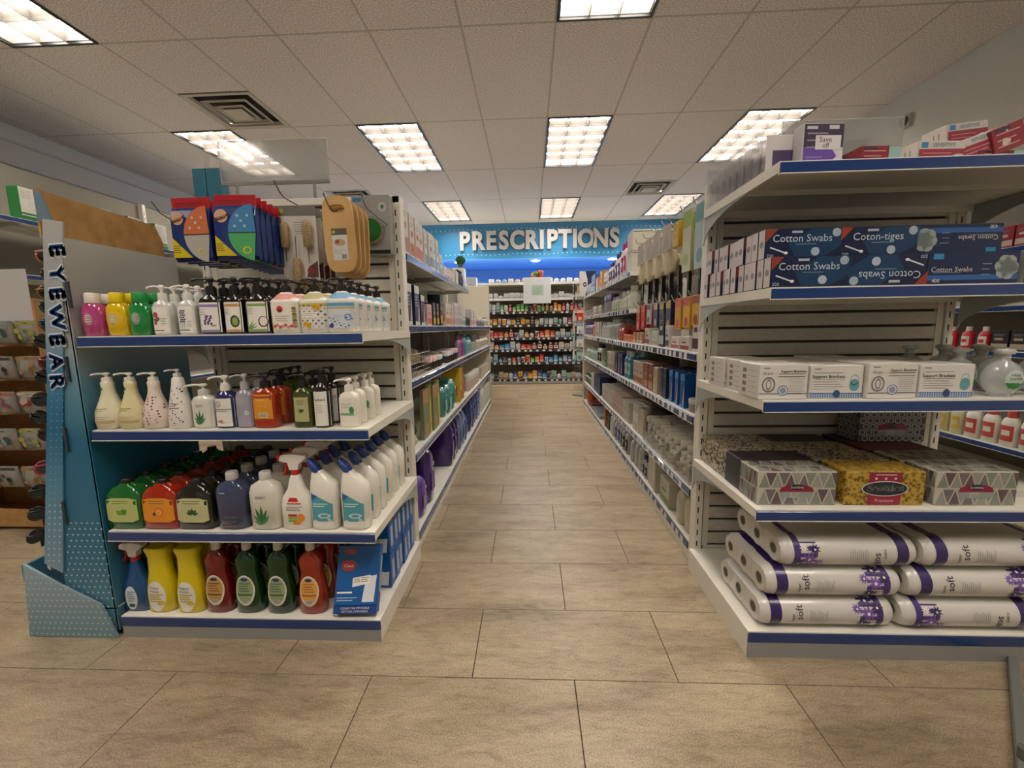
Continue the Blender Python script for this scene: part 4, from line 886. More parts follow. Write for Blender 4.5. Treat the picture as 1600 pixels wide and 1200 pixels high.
def whs(g, mp, d, h): g.rect(.002, .002, d-.002, h-.002, M('cdc8c0', .5), mp); g.text('LI', d*.4, h*.5, .03, GI, off2(mp, .0004)); g.rect(d*.6, h*.15, d*.8, h*.4, M('4080b0'), off2(mp, .0004))
RB = carton(.115, .06, .052, M('80202c', .35), redb, lambda g, mp, d, h: g.rect(.002, .002, d-.002, h-.002, M('782430', .4), mp)); WB = carton(.13, .075, .055, M('b8b4b0', .4), whr, whs)
gr = 'red and white cartons on right top shelf'
put(RB, 'red_box', 'dark red carton with teal end right of the purple save carton', 'box', (at(1376, 250, Yt+.03)[0], Yt+.03, z), .05, gr)
put(RB, 'red_box', 'dark red carton set back behind the clear tilted sheet', 'box', (at(1338, 248, Yt+.09)[0], Yt+.1, z), .3, gr)
put(WB, 'red_box', 'white and red carton lying flat, left of the leaning cartons', 'box', (at(1470, 248, Yt+.02)[0], Yt+.02, z), .05, gr)
put(RB, 'red_box', 'dark red carton behind the flat white and red carton', 'box', (at(1480, 240, Yt+.12)[0]-.0, Yt+.13, z), .4, gr, (1, 1, 1.35))
put(WB, 'red_box', 'white and red carton tilted on the right pile, lower one', 'box', (at(1538, 248, Yt+.05)[0], Yt+.05, z+.03), 0, gr, 1, (0, -.32, -.1))
put(RB, 'red_box', 'dark red carton under the tilted pile at right', 'box', (at(1560, 248, Yt+.05)[0]+.02, Yt+.055, z), .1, gr, (1.3, 1.6, .75))
put(WB, 'red_box', 'white and red carton topmost on the right pile', 'box', (at(1530, 205, Yt+.12)[0], Yt+.15, z+.1), 0, gr, 1, (0, -.12, .1))
put(RB, 'red_box', 'dark red carton under the topmost white carton', 'box', (at(1530, 240, Yt+.14)[0], Yt+.17, z), .1, gr, (1.3, 1, 1.7))
put(RB, 'red_box', 'dark red carton leaning at the right photo edge', 'box', (at(1590, 240, Yt+.04)[0]+.01, Yt+.05, z+.045), 0, gr, (1.2, 1.2, 1.3), (0, -.35, .1))
def sheet_sign(name, label, x0, x1, y, z0, zb, zt, stems=()):
    r = root(name, label, 'sign holder', ((x0+x1)/2, y, z0)); w = x1-x0
    link(G().box(-w/2, -.002, zb-z0, w/2, .002, zt-z0, M('c8c8c6', .12, trans=.6, alpha=.55)).mesh('sheet'), 'sheet', r)
    link(G().tube([(-w/2, 0, zb-z0), (w/2, 0, zb-z0), (w/2, 0, zt-z0), (-w/2, 0, zt-z0), (-w/2, 0, zb-z0)], .0022, M('d8d8d4', .3), 5).mesh('edge'), 'edge', r)
    link(G().box(-w/2, -.006, zb-z0-.014, w/2, .006, zb-z0-.002, CHROME).mesh('rail'), 'rail', r)
    for s_ in stems: link(G().cyl(s_, 0, 0, zb-z0-.012, .006, CHROME, 10).mesh('stem'), 'stem', r)
    return r
xa, zt_ = at(1222, 190, 1.66); xb_, _ = at(1413, 185, 1.66)
sheet_sign('sign_holder', 'empty clear sign sheet standing behind the goods on right top shelf', xa, xb_, 1.66, RZ[4]+.001, RZ[4]+.016, zt_)
# ------------------------------------------------------------------ goods hung on the left end unit
PEG = M('9c9c98', .3, metal=.8)
def peg(px, py, Y, zlo=.05, lab=''):
    "display hook: rod from the slat panel to a raised tip"
    x, zt_ = at(px, py, Y)
    r = root('peg_hook', lab, 'hook', (x, Y, zt_), 0, 'peg hooks on the left end unit')
    link(G().tube([(0, 0, 0), (0, .03, -.03), (0, .06, -.04), (0, LYP-Y-.002, -.045)], .0028, PEG, 6).mesh('rod'), 'rod', r)
    link(G().rbox(-.012, LYP-Y-.006, -.075, .012, LYP-Y-.001, -.03, PEG, .001).mesh('clip'), 'clip', r)
    return x, zt_
peg(236, 314, 1.42, lab='empty steel peg hook at left of the sponge packs'); peg(428, 282, 1.46, lab='steel peg hook above the brush cards')
peg(505, 302, 1.43, lab='steel peg hook through the cutting board handle'); peg(563, 300, 1.44, lab='steel peg hook in front of grey pan carton')
def pack(c1, c2, ring):
    w, h, t = .14, .215, .026
    g = G(); rs = []
    for zz, k in ((-h, .3), (-h+.012, .9), (-h+.05, 1), (-.07, 1), (-.045, .5), (-.034, .1)):
        rs.append([(-w/2, -t*k/2, zz), (-w*.3, -t*k*.6, zz), (w*.3, -t*k*.6, zz), (w/2, -t*k/2, zz), (w/2, t*k/2, zz), (-w/2, t*k/2, zz)])
    g.rings(rs, M('16306c', .25, coat=.2), False)
    hd_ = G().rbox(-w/2, -.002, -.036, w/2, .002, 0, M('a81824', .3), .001); hd_.lines(-w*.4, w*.3, -.02, .008, 2, M('70202c'), fr(-.0025), .002)
    p = G(); mp = fr(-t*.6); m2 = off(mp, .0006)
    def half(a0, a1, m, cz):
        P = [(.068, cz)]+[(.068-.092*math.sin(a0+(a1-a0)*k/10), cz+.092*math.cos(a0+(a1-a0)*k/10)) for k in range(11)]; p.poly(P, m, mp, 1)
    half(.05, R90, M(c1, .8), -.125); half(R90, math.pi*.96, M(c2, .8), -.128)
    for k in range(10): p.disc(.0+.0055*k, -.105+(k % 3)*.017, .005, .005, M(c1 if k % 2 else 'b0b4b4', .8), m2, 6, 1)
    p.rect(-.024, -.1285, .068, -.1245, M('403428'), m2); p.disc(.035, -.185, .015, .013, M(ring), off(mp, .001), 16, 1, .6)
    p.disc(-.042, -.072, .022, .022, M('c89c84'), m2, 16, 1); p.poly([(-.064, -.08), (-.03, -.07), (-.014, -.06), (-.016, -.068), (-.03, -.08), (-.064, -.09)], M('401c18'), off(mp, .0012)); p.text('Scrub', -.04, -.075, .015, M('c8a050'), off(mp, .0018), .2)
    p.poly([(-w/2+.002, -h+.012), (-w/2+.002, -.135), (.0, -h+.012)], M('c8b400'), m2); p.lines(-w*.47, -w*.28, -h+.05, .007, 4, INK, off(mp, .001), .002)
    return [('bag', g.mesh('bag')), ('header', hd_.mesh('header')), ('window_print', p.mesh('window_print'))]
K1, K2, K3 = pack('c06838', 'a8a49c', 'c0b068'), pack('3c7cae', '48a060', 'b8c820'), pack('b85060', 'c0982c', 'b8a040')
x, zt_ = at(297, 309, 1.45); gr = 'sponge cloth packs hung on the left end unit'
for k in range(4): put(K1 if k < 2 else K3, 'sponge_pack', 'blue sponge pack with orange cloth, left peg, %s from front' % nth(k), 'pack', (x+.002*k, 1.45+k*.045, zt_), random.uniform(-.04, .04), gr)
x, zt_ = at(366, 305, 1.44)
for k in range(9): put(K2 if k < 4 else K3, 'sponge_pack', 'blue sponge pack with %s cloth, right peg, %s from front' % ('blue and green' if k < 4 else 'red and yellow', nth(k)), 'pack', (x+.001*k, 1.44+k*.032, zt_-.002*k), .08*(k == 0)+random.uniform(-.04, .04), gr)
def brushcard():
    w, h = .135, .27
    g = G().rbox(-w/2, 0, -h, w/2, .002, -.035, M('c8c2b8', .6), .0005); s_ = G().rbox(-w/2, -.0008, -.036, w/2, .003, 0, M('6c6a60', .5), .0005); s_.disc(-w*.42, -.018, .009, .009, M('8c9a40'), fr(-.002), 12, 1)
    BS = []; BR = speckle('bristle', '8c7048', 'b8a478', 300, .95, .5)
    for cx, z1, L in ((-w*.34, -.06, .095), (w*.28, -.055, .1), (-w*.06, -.19, .11)):
        b_ = G(); BS.append(('brush', b_)); b_.loft([(z1-L, .006, .006), (z1-L+.006, .015, .012), (z1-.02, .016, .013), (z1-.006, .013, .011), (z1, .005, .005)], BR, 2, 12, cx, -.014)
    for q, (cx, a, b2) in enumerate(((-w*.34, -.2, -.155), (w*.28, -.21, -.155), (-w*.06, -.19, -.11))): BS[q][1].cyl(cx, -.012, a, b2, .0016, M('5c564c', .4), 6)
    p = G(); mp = fr(0); p.lines(-w*.12, w*.18, -.06, .008, 6, INK, mp, .0012); p.poly([(.02, -h+.01), (w/2-.004, -h+.01), (w/2-.004, -h+.07), (.03, -h+.05)], M('5c3834'), mp); p.disc(.035, -h+.035, .012, .012, M('8c2c28'), off(mp, .0006), 10, 1)
    return [('card', g.mesh('card')), ('card_header', s_.mesh('card_header')), ('print', p.mesh('print'))]+[(a, q.mesh(a)) for a, q in BS]
bc = brushcard(); x, zt_ = at(463, 322, 1.58)
for k in range(4): put(bc, 'brush_card', 'bottle brush set on white card hung on the left end unit, %s from front' % nth(k), 'brush', (x+.004*k, 1.58+k*.04, zt_), random.uniform(-.06, .06), 'brush cards hung on left end unit')
def board():
    w, h = .105, .255; WD = speckle('pale_wood', 'b48c54', 'c29c64', 8, .5)
    g = G(); out = []
    for k in range(32):
        a = 2*math.pi*(k+.5)/32; c, t = math.cos(a), math.sin(a); out.append((w/2*math.copysign(abs(c)**.55, c), -h/2+h/2*math.copysign(abs(t)**.38, t)))
    inn = [(.026*math.copysign(abs(math.cos(2*math.pi*(k+.5)/32))**.7, math.cos(2*math.pi*(k+.5)/32)), -.042+.013*math.copysign(abs(math.sin(2*math.pi*(k+.5)/32))**.8, math.sin(2*math.pi*(k+.5)/32))) for k in range(32)]
    rs = [[(a, y, b_) for a, b_ in q] for q, y in ((inn, -.006), (out, -.006), (out, .006), (inn, .006), (inn, -.006))]
    n = 32; vs = [p for r_ in rs for p in r_]; fs = [(i*n+j, i*n+(j+1) % n, (i+1)*n+(j+1) % n, (i+1)*n+j) for i in range(4) for j in range(n)]
    g.add(vs, fs, WD)
    p = G(); mp = fr(-.0065); p.rect(-.026, -.215, .027, -.13, M('c4c0bc', .5), mp); p.rect(-.026, -.13, .027, -.108, M('4c4a40', .5), mp); p.disc(-.018, -.119, .006, .006, M('a0a840'), off(mp, .0005), 10, 1); p.disc(.0, -.155, .02, .012, M('a89470'), off(mp, .0005), 14, 1); p.disc(-.008, -.152, .007, .007, M('a03c28'), off(mp, .001), 8, 1); p.lines(-.022, .01, -.18, .006, 3, GI, off(mp, .0005), .0012)
    for k in range(6): p.rect(.004+k*.0028, -.21, .0055+k*.0028, -.195, INK, off(mp, .0005))
    return [('board', g.mesh('board')), ('front_label', p.mesh('front_label'))]
bd = board(); x, zt_ = at(525, 307, 1.47)
for k in range(4): put(bd, 'cutting_board', 'small wooden cutting board hung on the left end unit, %s from front' % nth(k), 'cutting board', (x+.006*k, 1.47+k*.034, zt_-.004*k), .05-.04*k, 'wooden cutting boards on left end unit', 1, (0, -.03+.02*k, .05))
g = G().rbox(-.075, 0, -.225, .075, .05, 0, M('8f8d88', .5), .001)
p = G(); mp = fr(0); p.rect(-.073, -.224, .073, -.21, M('141414'), mp); p.rect(-.07, -.024, -.035, -.008, M('2c6c94'), mp); p.lines(-.07, .0, -.04, .007, 5, M('5c5c5c'), mp, .0012); p.disc(.048, -.045, .018, .018, M('a8a8a4'), mp, 18, 1); p.disc(.048, -.045, .007, .008, M('3c5c40'), off(mp, .0005), 10, 1)
t_ = G().loft([(0, .056, .056), (.016, .05, .05)], CHROME, 2, 26); t_.v = [(a, -c-.0, b_-.135) for a, b_, c in t_.v]
dsk = G().loft([(.0, .044, .044), (.018, .044, .044)], M('0c5c20', .3), 2, 26); dsk.v = [(a, -c, b_-.135) for a, b_, c in dsk.v]
x, zt_ = at(578, 306, 1.70)
put([('carton', g.mesh('carton')), ('print', p.mesh('print')), ('rim', t_.mesh('rim')), ('green_disc', dsk.mesh('green_disc'))], 'sink_strainer', 'grey carton holding a steel ring with glossy green disc, hung at right', 'strainer', (x, 1.695, zt_), 0)
# sign holder above and cartons beyond
xa, zt_ = at(340, 222, 1.778); xb_, zb_ = at(515, 280, 1.778)
sheet_sign('sign_holder', 'empty clear sign sheet on chrome stems above the left end unit', xa, xb_, 1.778, 1.581, zb_, zt_, (-.165, .165))
OYS = [1.827, 2.72, 3.68, 4.60, 5.52]
run('white shelving run backing the left aisle, facing the left wall', -1.385, -1, .375, LYP+.055, OYS, 1.58, [(.082, 0, 4, .37), (.6, 0, 4, .36), (1.05, 0, 4, .36), (1.44, 0, 4, .36)], False)
tz = 1.441
tb = G().rbox(-.055, 0, 0, .055, .06, .30, M('0c7088', .35), .003).rect(-.035, .02, .015, .06, W_, fr(0))
for k, px in enumerate((314, 334)):
    x, _ = at(px, 300, 1.95); me = tb.mesh('carton') if k == 0 else me
    o = put([('teal', me)], 'teal_carton', 'tall teal carton behind the clear sign holder, %s one' % ('left', 'right')[k], 'box', (x, 1.95, tz), 0, 'tall teal cartons', (.62, 1, 1.14))
for k in range(5):
    put([('c', G().rbox(-.07, 0, 0, .07, .1, .2-.012*k, M(('b8b0a0', 'a8a498', 'c0bab0', '989488', 'b4b0a4')[k], .5), .003).mesh('carton'))], 'beige_carton', 'pale plain carton on outer left top shelf beyond sign holder, %s from near end' % nth(k), 'box', (-1.2, 2.05+k*.2, tz), 0, 'pale cartons beyond the clear sign holder')
# ------------------------------------------------------------------ eyewear floor display
def grad(name, stops, z0, z1):
    m, nt, b, N, L = nodes(name, .4)
    ge = N('ShaderNodeNewGeometry'); sp_ = N('ShaderNodeSeparateXYZ'); mr = N('ShaderNodeMapRange'); mr.inputs[1].default_value = z0; mr.inputs[2].default_value = z1
    r = ramp(N, stops); L(ge.outputs['Position'], sp_.inputs[0]); L(sp_.outputs[2], mr.inputs[0]); L(mr.outputs[0], r.inputs[0]); L(r.outputs[0], b.inputs['Base Color']); return m
PG = grad('display_print', [(0, '5c8494'), (.2, '2c6c88'), (.5, '1f6484'), (.62, '5c8ca0'), (.75, 'a4a6a4'), (1, 'b4b2ac')], 0, 1.4)
PG2 = grad('strip_print', [(0, '7c98ac'), (.3, '4c84a0'), (.45, '14648c'), (.62, '3c7c9c'), (.72, '8c9ca4'), (1, 'a8a8a4')], .2, 1.38)
ew = root('eyewear_display', 'blue and grey cardboard eyewear floor display left of the shelving', 'display', (-1.43, 1.245, 0))
def P_(x, z): return (x+1.43, z)
link(G().box(-.008, .0, .02, -.003, .43, 1.335, PG).mesh('back_panel'), 'back_panel', ew)
link(G().prism([P_(-1.40-.03, 1.33), P_(-1.43, .02), P_(-1.60, .02), P_(-1.60, .24), P_(-1.49, .86)], 0, .006, PG).mesh('side_panel'), 'side_panel', ew)
st = link(G().prism([P_(-1.462, 1.385), P_(-1.40, 1.375), P_(-1.488, .86), P_(-1.595, .235), P_(-1.655, .27), P_(-1.54, .86)], -.006, -.001, PG2).mesh('name_strip'), 'name_strip', ew)
for ch, py in zip('EYEWEAR', (391, 428, 459, 496, 531, 565, 596)):
    tx = G(); X, Z = at(88, py, 1.238); a_ = -R90+.06
    for q in range(8): tx.text(ch, X+1.43+.0045*math.cos(q*.785), Z+.0045*math.sin(q*.785), .064, M('d0d8dc', .5), fr(-.0065-.00005*q), a_, 1.12, .06)
    tx.text(ch, X+1.43, Z, .064, M('184484', .4), fr(-.0075), a_, 1.12, .06); link(tx.mesh('letter'), 'letter', st)
dt = G()
for i in range(30):
    z0 = .28+i*.022; xs = -1.65+(z0-.27)*.195
    for q in range(3):
        rr_ = .0035 if z0 < .5 else .0016
        dt.disc(xs+.012+q*.019+1.43, z0, rr_, rr_, M('b4c4cc', .5), fr(-.0065), 6, 1)
link(dt.mesh('dot_print'), 'dot_print', st, 'stuff')
bs = link(G().prism([P_(-1.745, .004), P_(-1.722, .27), P_(-1.60, .195), P_(-1.47, .125), P_(-1.425, .0)], -.014, -.007, grad('base_print', [(0, '6c8c98'), (.6, '88a0a8'), (1, '90a8b4')], 0, .3)).mesh('base_panel'), 'base_panel', ew)
dt = G()
for i in range(17):
    for q in range(11):
        X, Z = -1.735+i*.019+(q % 2)*.0095, .014+q*.021
        if Z < .26-(X+1.72)*.5 and X < -1.44: dt.disc(X+1.43, Z, .0036, .0036, M('b4c4cc', .5), fr(-.0145), 6, 1)
link(dt.mesh('dot_print'), 'dot_print', bs, 'stuff')
dt = G()
for i in range(9):
    for q in range(14):
        X, Z = -1.59+i*.019+(q % 2)*.0095, .14+q*.021
        if X < -1.435 and X > -1.6+(Z-.24)*.19+.012: dt.disc(X+1.43, Z, .0036, .0036, M('a8c0cc', .5), fr(0), 6, 1)
link(dt.mesh('dot_print'), 'dot_print', ew, 'stuff')
link(G().box(-.31, -.006, .0, -.30, .43, .26, PG).box(-.31, .42, 0, -.0, .43, .26, PG).box(-.30, 0, .1, 0, .42, .105, M('c4c4c0', .6)).mesh('base_tray'), 'base_tray', ew)
link(G().prism([(-.035, 1.32), (-.225, .25), (-.215, .24), (-.025, 1.32)], 0, .43, M('b8b8b4', .6)).mesh('front_face'), 'front_face', ew)
hd = G().box(-.03, .02, 1.37, .0, .40, 1.375, KRAFT); xk = at(80, 325, 1.26)
hd.box(-.045, .43, 1.30, .33, .436, 1.475, KRAFT).box(-.005, 0, 1.33, .0, .43, 1.34, KRAFT)
link(G().prism([(.0, 1.335), (.43, 1.335), (.43, 1.40), (.40, 1.46), (.0, 1.475)], -.055, -.05, KRAFT, 'x').mesh('header_inside'), 'header_inside', ew)
link(G().prism([(-.05, 1.38), (-.05, 1.47), (-.028, 1.46), (-.005, 1.375)], -.004, .0, M('5c7484', .5)).mesh('header_flap'), 'header_flap', ew)
for k, z_ in enumerate((1.16, .93, .7, .45)): xs_ = at(106+0*k, 440, 1.24)[0]+1.43+(z_-1.16)*.19-.0; link(G().box(xs_-.008, -.0075, z_-.04, xs_, -.0005, z_+.04, M('2c3840', .7)).mesh('slot'), 'slot', st)
def shades(c, lens='14181c', tagged=False):
    f = G(); X_ = []
    for s_ in (-1, 1):
        L_ = G(); T_ = G(); X_ += [('lens', L_), ('temple', T_)]
        ring = [(s_*.036+.029*math.cos(a), 0, .023*math.sin(a)-.004*s_*0) for a in [2*math.pi*k/14 for k in range(15)]]
        f.tube(ring, .003, M(c, .2), 6); L_.disc(s_*.036, 0, .028, .022, M(lens, .08, coat=.5), fr(0), 16, 1)
        T_.tube([(s_*.066, 0, .012), (s_*.064, .02, .012), (s_*.01, .026, .004)], .003, M(c, .2), 6)
    f.tube([(-.008, 0, .006), (0, -.002, .01), (.008, 0, .006)], .003, M(c, .2), 6)
    r = [('frame', f.mesh('frame'))]+[(a, q.mesh(a)) for a, q in X_]
    if tagged: t = G().rbox(-.02, -.004, -.05, .02, -.002, 0, M('1c1c1c', .4), .0005); t.lines(-.013, .013, -.015, .007, 4, M('b0b0b0'), fr(-.0045), .002); r.append(('tag', t.mesh('tag')))
    return r
for k, (c, ln, nm, tg, py) in enumerate((('a86850', '2c2c2c', 'rose-pink', 0, 398), ('4c3c34', '181818', 'dark brown', 0, 424), ('8c6434', '201810', 'tan', 0, 450), ('1c5c38', '102018', 'green', 0, 478), ('3c5458', '182428', 'grey-teal', 0, 503), ('141414', '101010', 'black', 1, 533), ('8c1c2c', '301018', 'red', 0, 562), ('141414', '101010', 'black', 0, 590), ('181818', '101010', 'glossy black', 1, 622), ('141414', '101010', 'black', 0, 655), ('181818', '3c2c1c', 'brown-lensed', 0, 682), ('a83858', '301c20', 'raspberry pink', 0, 733), ('141414', '101010', 'black', 1, 770), ('141414', '101010', 'black', 1, 808), ('161616', '101010', 'black', 1, 842))):
    X, Z = at((52, 60, 54, 58, 58, 50, 56, 52, 46, 44, 56, 50, 42, 40, 38)[k], py, 1.262)
    put(shades(c, ln, tg), 'sunglasses', '%s sunglasses on the eyewear display, %s pair from the top' % (nm, nth(k)), 'sunglasses', (X-.008, 1.262+.07, Z-.01), 0, 'sunglasses on the eyewear display', .98, (random.uniform(-.05, .15), random.uniform(-.25, .2), -R90+.12))
# ------------------------------------------------------------------ left wall side
for k, (z_, h_) in enumerate(((2.82, .02), (2.48, .02), (2.38, .07), (2.60, .008))): struct(G().rbox(XL, .5, z_-h_/2, XL+(.06 if h_ > .05 else .03), 7.9, z_+h_/2, M('d4d2c8', .5), .003), 'trim_%d' % (k+1))
WYS = [1.55, 2.85, 4.15, 5.45]
run('tall white wall shelving along the left wall', -3.45, 1, .42, 1.5, WYS, 2.3, [(.10, 0, 3, .42), (.6, 0, 3, .38), (1.05, 0, 3, .38), (1.45, 0, 3, .38), (1.825, 0, 3, .38)], False)
def gbox():
    g = G().rbox(-.06, 0, 0, .06, .085, .22, M('1c6c34', .4), .002); p = G(); mp = fr(0); p.rect(-.058, .05, .058, .218, M('d4d2c8', .5), mp); p.rect(-.058, .03, .058, .036, M('d4d2c8', .5), mp); p.lines(-.05, .02, .195, .012, 5, GI, off(mp, .0005), .002); p.disc(.02, .1, .028, .024, M('b8b8b0'), off(mp, .0005), 14, 1, .85)
    return [('carton', g.mesh('carton')), ('front_print', p.mesh('front_print'))]
gb = gbox()
for k in range(6): put(gb, 'green_carton', 'green and white carton on the tall left wall shelf, %s from near end' % nth(k), 'box', (-3.47, 2.62+k*.26+.29*(k-1)*0, 1.825), R90, 'green and white cartons on left wall shelf')
# kraft floor display with hanging pouches
kx0, kx1 = at(-150, 600, 1.98)[0], at(66, 600, 1.98)[0]
kd = root('kraft_display', 'brown cardboard tiered floor display at left edge of photo', 'display', ((kx0+kx1)/2, 1.98, 0)); kw = (kx1-kx0)/2
tiers = (.02, .235, .43, .62, .80, .98)
link(G().box(-kw, .30, 0, kw, .32, 1.22, KRAFT).box(-kw, 0, 0, -kw+.01, .3, 1.1, KRAFT).box(kw-.01, .02, 0, kw, .3, 1.22, KRAFT).mesh('carcass'), 'carcass', kd)
for k, z_ in enumerate(tiers):
    link(G().box(-kw+.011, .01+.02*k, z_, kw-.011, .3, z_+.008, KRAFT).prism([(-kw+.011, z_), (kw-.011, z_), (kw-.011, z_+.09), (-kw+.011, z_+.11)], .0+.02*k, .008+.02*k, KRAFT).mesh('tray'), 'tray', kd)
wc = root('price_card', 'large blank white card standing above brown cardboard display', 'sign', (at(-42, 400, 1.96)[0], 2.05, 1.091)); link(G().rbox(-.14, 0, 0, .14, .004, .28, M('c8c8c8', .5), .001).mesh('card'), 'card', wc); link(G().box(-.1, -.002, -.0, .1, .012, .012, GRY).mesh('foot'), 'foot', wc)
def pouch(c1, c2, w=.13, h=.12):
    g = G(); rs = []
    for zz, k in ((0, .15), (.012, .9), (h*.5, 1.1), (h*.8, .6), (h, .05)): rs.append([(-w/2, -.012*k, zz), (-w*.25, -.022*k, zz), (w*.25, -.022*k, zz), (w/2, -.012*k, zz), (w/2, .012*k, zz), (-w/2, .012*k, zz)])
    g.rings(rs, M('a8a49c', .15, trans=.3, coat=.4), True)
    p = G(); rr_ = random.Random(hash((c1, c2)) % 99 if False else len(c1)+int(c1, 16) % 97); mp = fr(-.025)
    for q in range(7): p.disc(rr_.uniform(-w*.32, w*.32), rr_.uniform(h*.25, h*.7), rr_.uniform(.008, .018), rr_.uniform(.008, .016), M(c1 if q % 2 else c2, .5), off(mp, .0004*q), 8, 1)
    p.rect(-w*.45, h*.84, w*.45, h*.97, M(c2, .5), fr(-.012)); p.rect(-.012, h*.89, .012, h*.92, DK, fr(-.0126))
    return [('pouch', g.mesh('pouch')), ('contents', p.mesh('contents'))]
PC = [('8c4858', 'b86848', 'pink'), ('8c1c24', 'c8b8a8', 'red and cream'), ('1c1c1c', '48423c', 'black'), ('7c6438', 'a88450', 'brown bead'), ('3c5454', '8c9c9c', 'grey'), ('5c7c70', 'a8a848', 'green and yellow')]
ps = [pouch(a, b_) for a, b_, _ in PC]
for k, z_ in enumerate(tiers):
    if k == 0: continue
    for q in range(2):
        s_ = (k*2+q) % 6
        put(ps[s_], 'craft_pouch', '%s clear pouch on brown cardboard display, %s tier from floor, %s side' % (PC[s_][2], nth(k), ('left', 'right')[q]), 'pouch', (kx1-.09-.15*(1-q), 1.95+.02*k, z_+.012), .15*(q-.5), 'clear pouches on brown cardboard display', 1, (.15, 0, 0))
# ------------------------------------------------------------------ aisle goods
CACHE = {}
def goods(kind, w, d, h, c1, c2):
    "one small product as one mesh: front on y=0, centred on x"
    k_ = (kind, w, d, h, c1, c2)
    if k_ in CACHE: return CACHE[k_]
    a, b = M(c1, .4), M(c2, .4); g = G(); mp = fr(0); m2 = off(mp, .0006)
    if kind == 'box':
        g.rbox(-w/2, 0, 0, w/2, d, h, a, .002); g.rect(-w/2+.002, h*.08, w/2-.002, h*.34, b, mp); g.rect(-w*.3, h*.5, w*.2, h*.62, b, mp)
        g.rect(d*.15, h*.2, d*.8, h*.5, b, sd(-w/2)); g.lines(-w*.35, w*.3, h*.78, h*.06, 2, M('8c8c88'), mp, h*.02)
    elif kind == 'top':     # carton with a pale head band
        g.rbox(-w/2, 0, 0, w/2, d, h, a, .002); g.rect(-w/2+.001, h*.8, w/2-.001, h-.001, b, mp); g.rect(-w/2+.001, .001, w/2-.001, h*.1, b, mp)
        g.poly([(w*.1, h*.12), (w/2-.003, h*.12), (w/2-.003, h*.7), (w*.3, h*.5)], M('c8b0a8'), mp); g.lines(-w*.4, w*.1, h*.7, h*.07, 4, b, m2, h*.018)
    elif kind == 'bottle':
        pr = [(0, w*.45, d*.45), (.004, w/2, d/2), (h*.66, w/2, d/2), (h*.76, w*.4, d*.4), (h*.82, w*.2, w*.2)]
        g.loft(pr, a, 2.6, 14, 0, d/2); g.loft([(h*.8, w*.26, w*.26), (h, w*.25, w*.25)], b, 2, 12, 0, d/2)
        q = skin(pr, 2.6, .0012, d/2); g.rect(-w*.4, h*.15, w*.4, h*.58, b if c1 != 'd8d6cc' else M('8c9cac'), q, 5, 1); g.rect(-w*.25, h*.3, w*.25, h*.45, a, off(q, .0006), 4, 1)
    elif kind == 'wide':    # white glassy bottle with label
        pr = [(0, w*.45, d*.45), (.004, w/2, d/2), (h*.55, w/2, d/2), (h*.72, w*.3, w*.3), (h*.8, w*.22, w*.22)]
        g.loft(pr, a, 2, 16, 0, d/2); g.loft([(h*.79, w*.3, w*.3), (h, w*.3, w*.3)], M('d8d6cc'), 2, 12, 0, d/2); q = skin(pr, 2, .0012, d/2); g.rect(-w*.42, h*.12, w*.42, h*.46, M('c8c8bc'), q, 6, 1); g.rect(-w*.42, h*.36, w*.1, h*.46, b, off(q, .0006), 4, 1)
    elif kind == 'tub':
        g.loft([(0, w*.46, w*.46), (.003, w/2, w/2), (h*.62, w/2, w/2)], a, 2, 14, 0, w/2); g.loft([(h*.62, w*.52, w*.52), (h*.97, w*.52, w*.52), (h, w*.48, w*.48)], b, 2, 14, 0, w/2)
    elif kind == 'bag':     # soft plastic-wrapped pack, rounded and creased
        rs = []
        for z_, k in ((0, .86), (.012, .97), (h*.4, 1.0), (h*.8, .98), (h-.03, .9), (h-.008, .7), (h, .3)):
            r_ = []
            for i in range(20):
                t = 2*math.pi*(i+.5)/20; c, s_ = math.cos(t), math.sin(t); wv = 1+.012*math.sin(5*t+z_*40)
                r_.append((w/2*k*wv*math.copysign(abs(c)**.45, c), d/2+d/2*k*wv*math.copysign(abs(s_)**.5, s_), z_))
            rs.append(r_)
        g.rings(rs, M(c1, .22, coat=.5)); g.rect(-w*.3, h*.2, w*.3, h*.55, b, fr(-.002), 4, 3); g.disc(w*.2, h*.68, w*.1, w*.1, M('c8c0d4'), fr(-.001), 12, 1)
    elif kind == 'flat':    # flat card pack
        g.rbox(-w/2, 0, 0, w/2, d, h, a, .001); g.rect(-w/2+.002, h*.72, w/2-.002, h-.003, b, mp); g.disc(0, h*.2, w*.28, w*.28, b, mp, 14, 1)
    elif kind == 'roll':
        g.loft([(-d/2+.0, w*.4, w*.4), (-d/2+.004, w/2, w/2), (d/2-.004, w/2, w/2), (d/2, w*.4, w*.4)], M(c1, .85), 2, 12); g.v = [(x_, d/2+z_, w/2+y_) for x_, y_, z_ in g.v]
        g.disc(0, w/2, w*.12, w*.12, M('8c887c', .8), fr(0, .001), 8, 1)
    me = g.mesh(kind); CACHE[k_] = me
    return me
NOUN = {'box': ('carton', 'box'), 'top': ('carton', 'box'), 'bottle': ('bottle', 'bottle'), 'wide': ('glass_bottle', 'bottle'), 'tub': ('tub', 'tub'), 'bag': ('wrapped_pack', 'pack'), 'flat': ('card_pack', 'pack'), 'roll': ('bandage_roll', 'roll')}
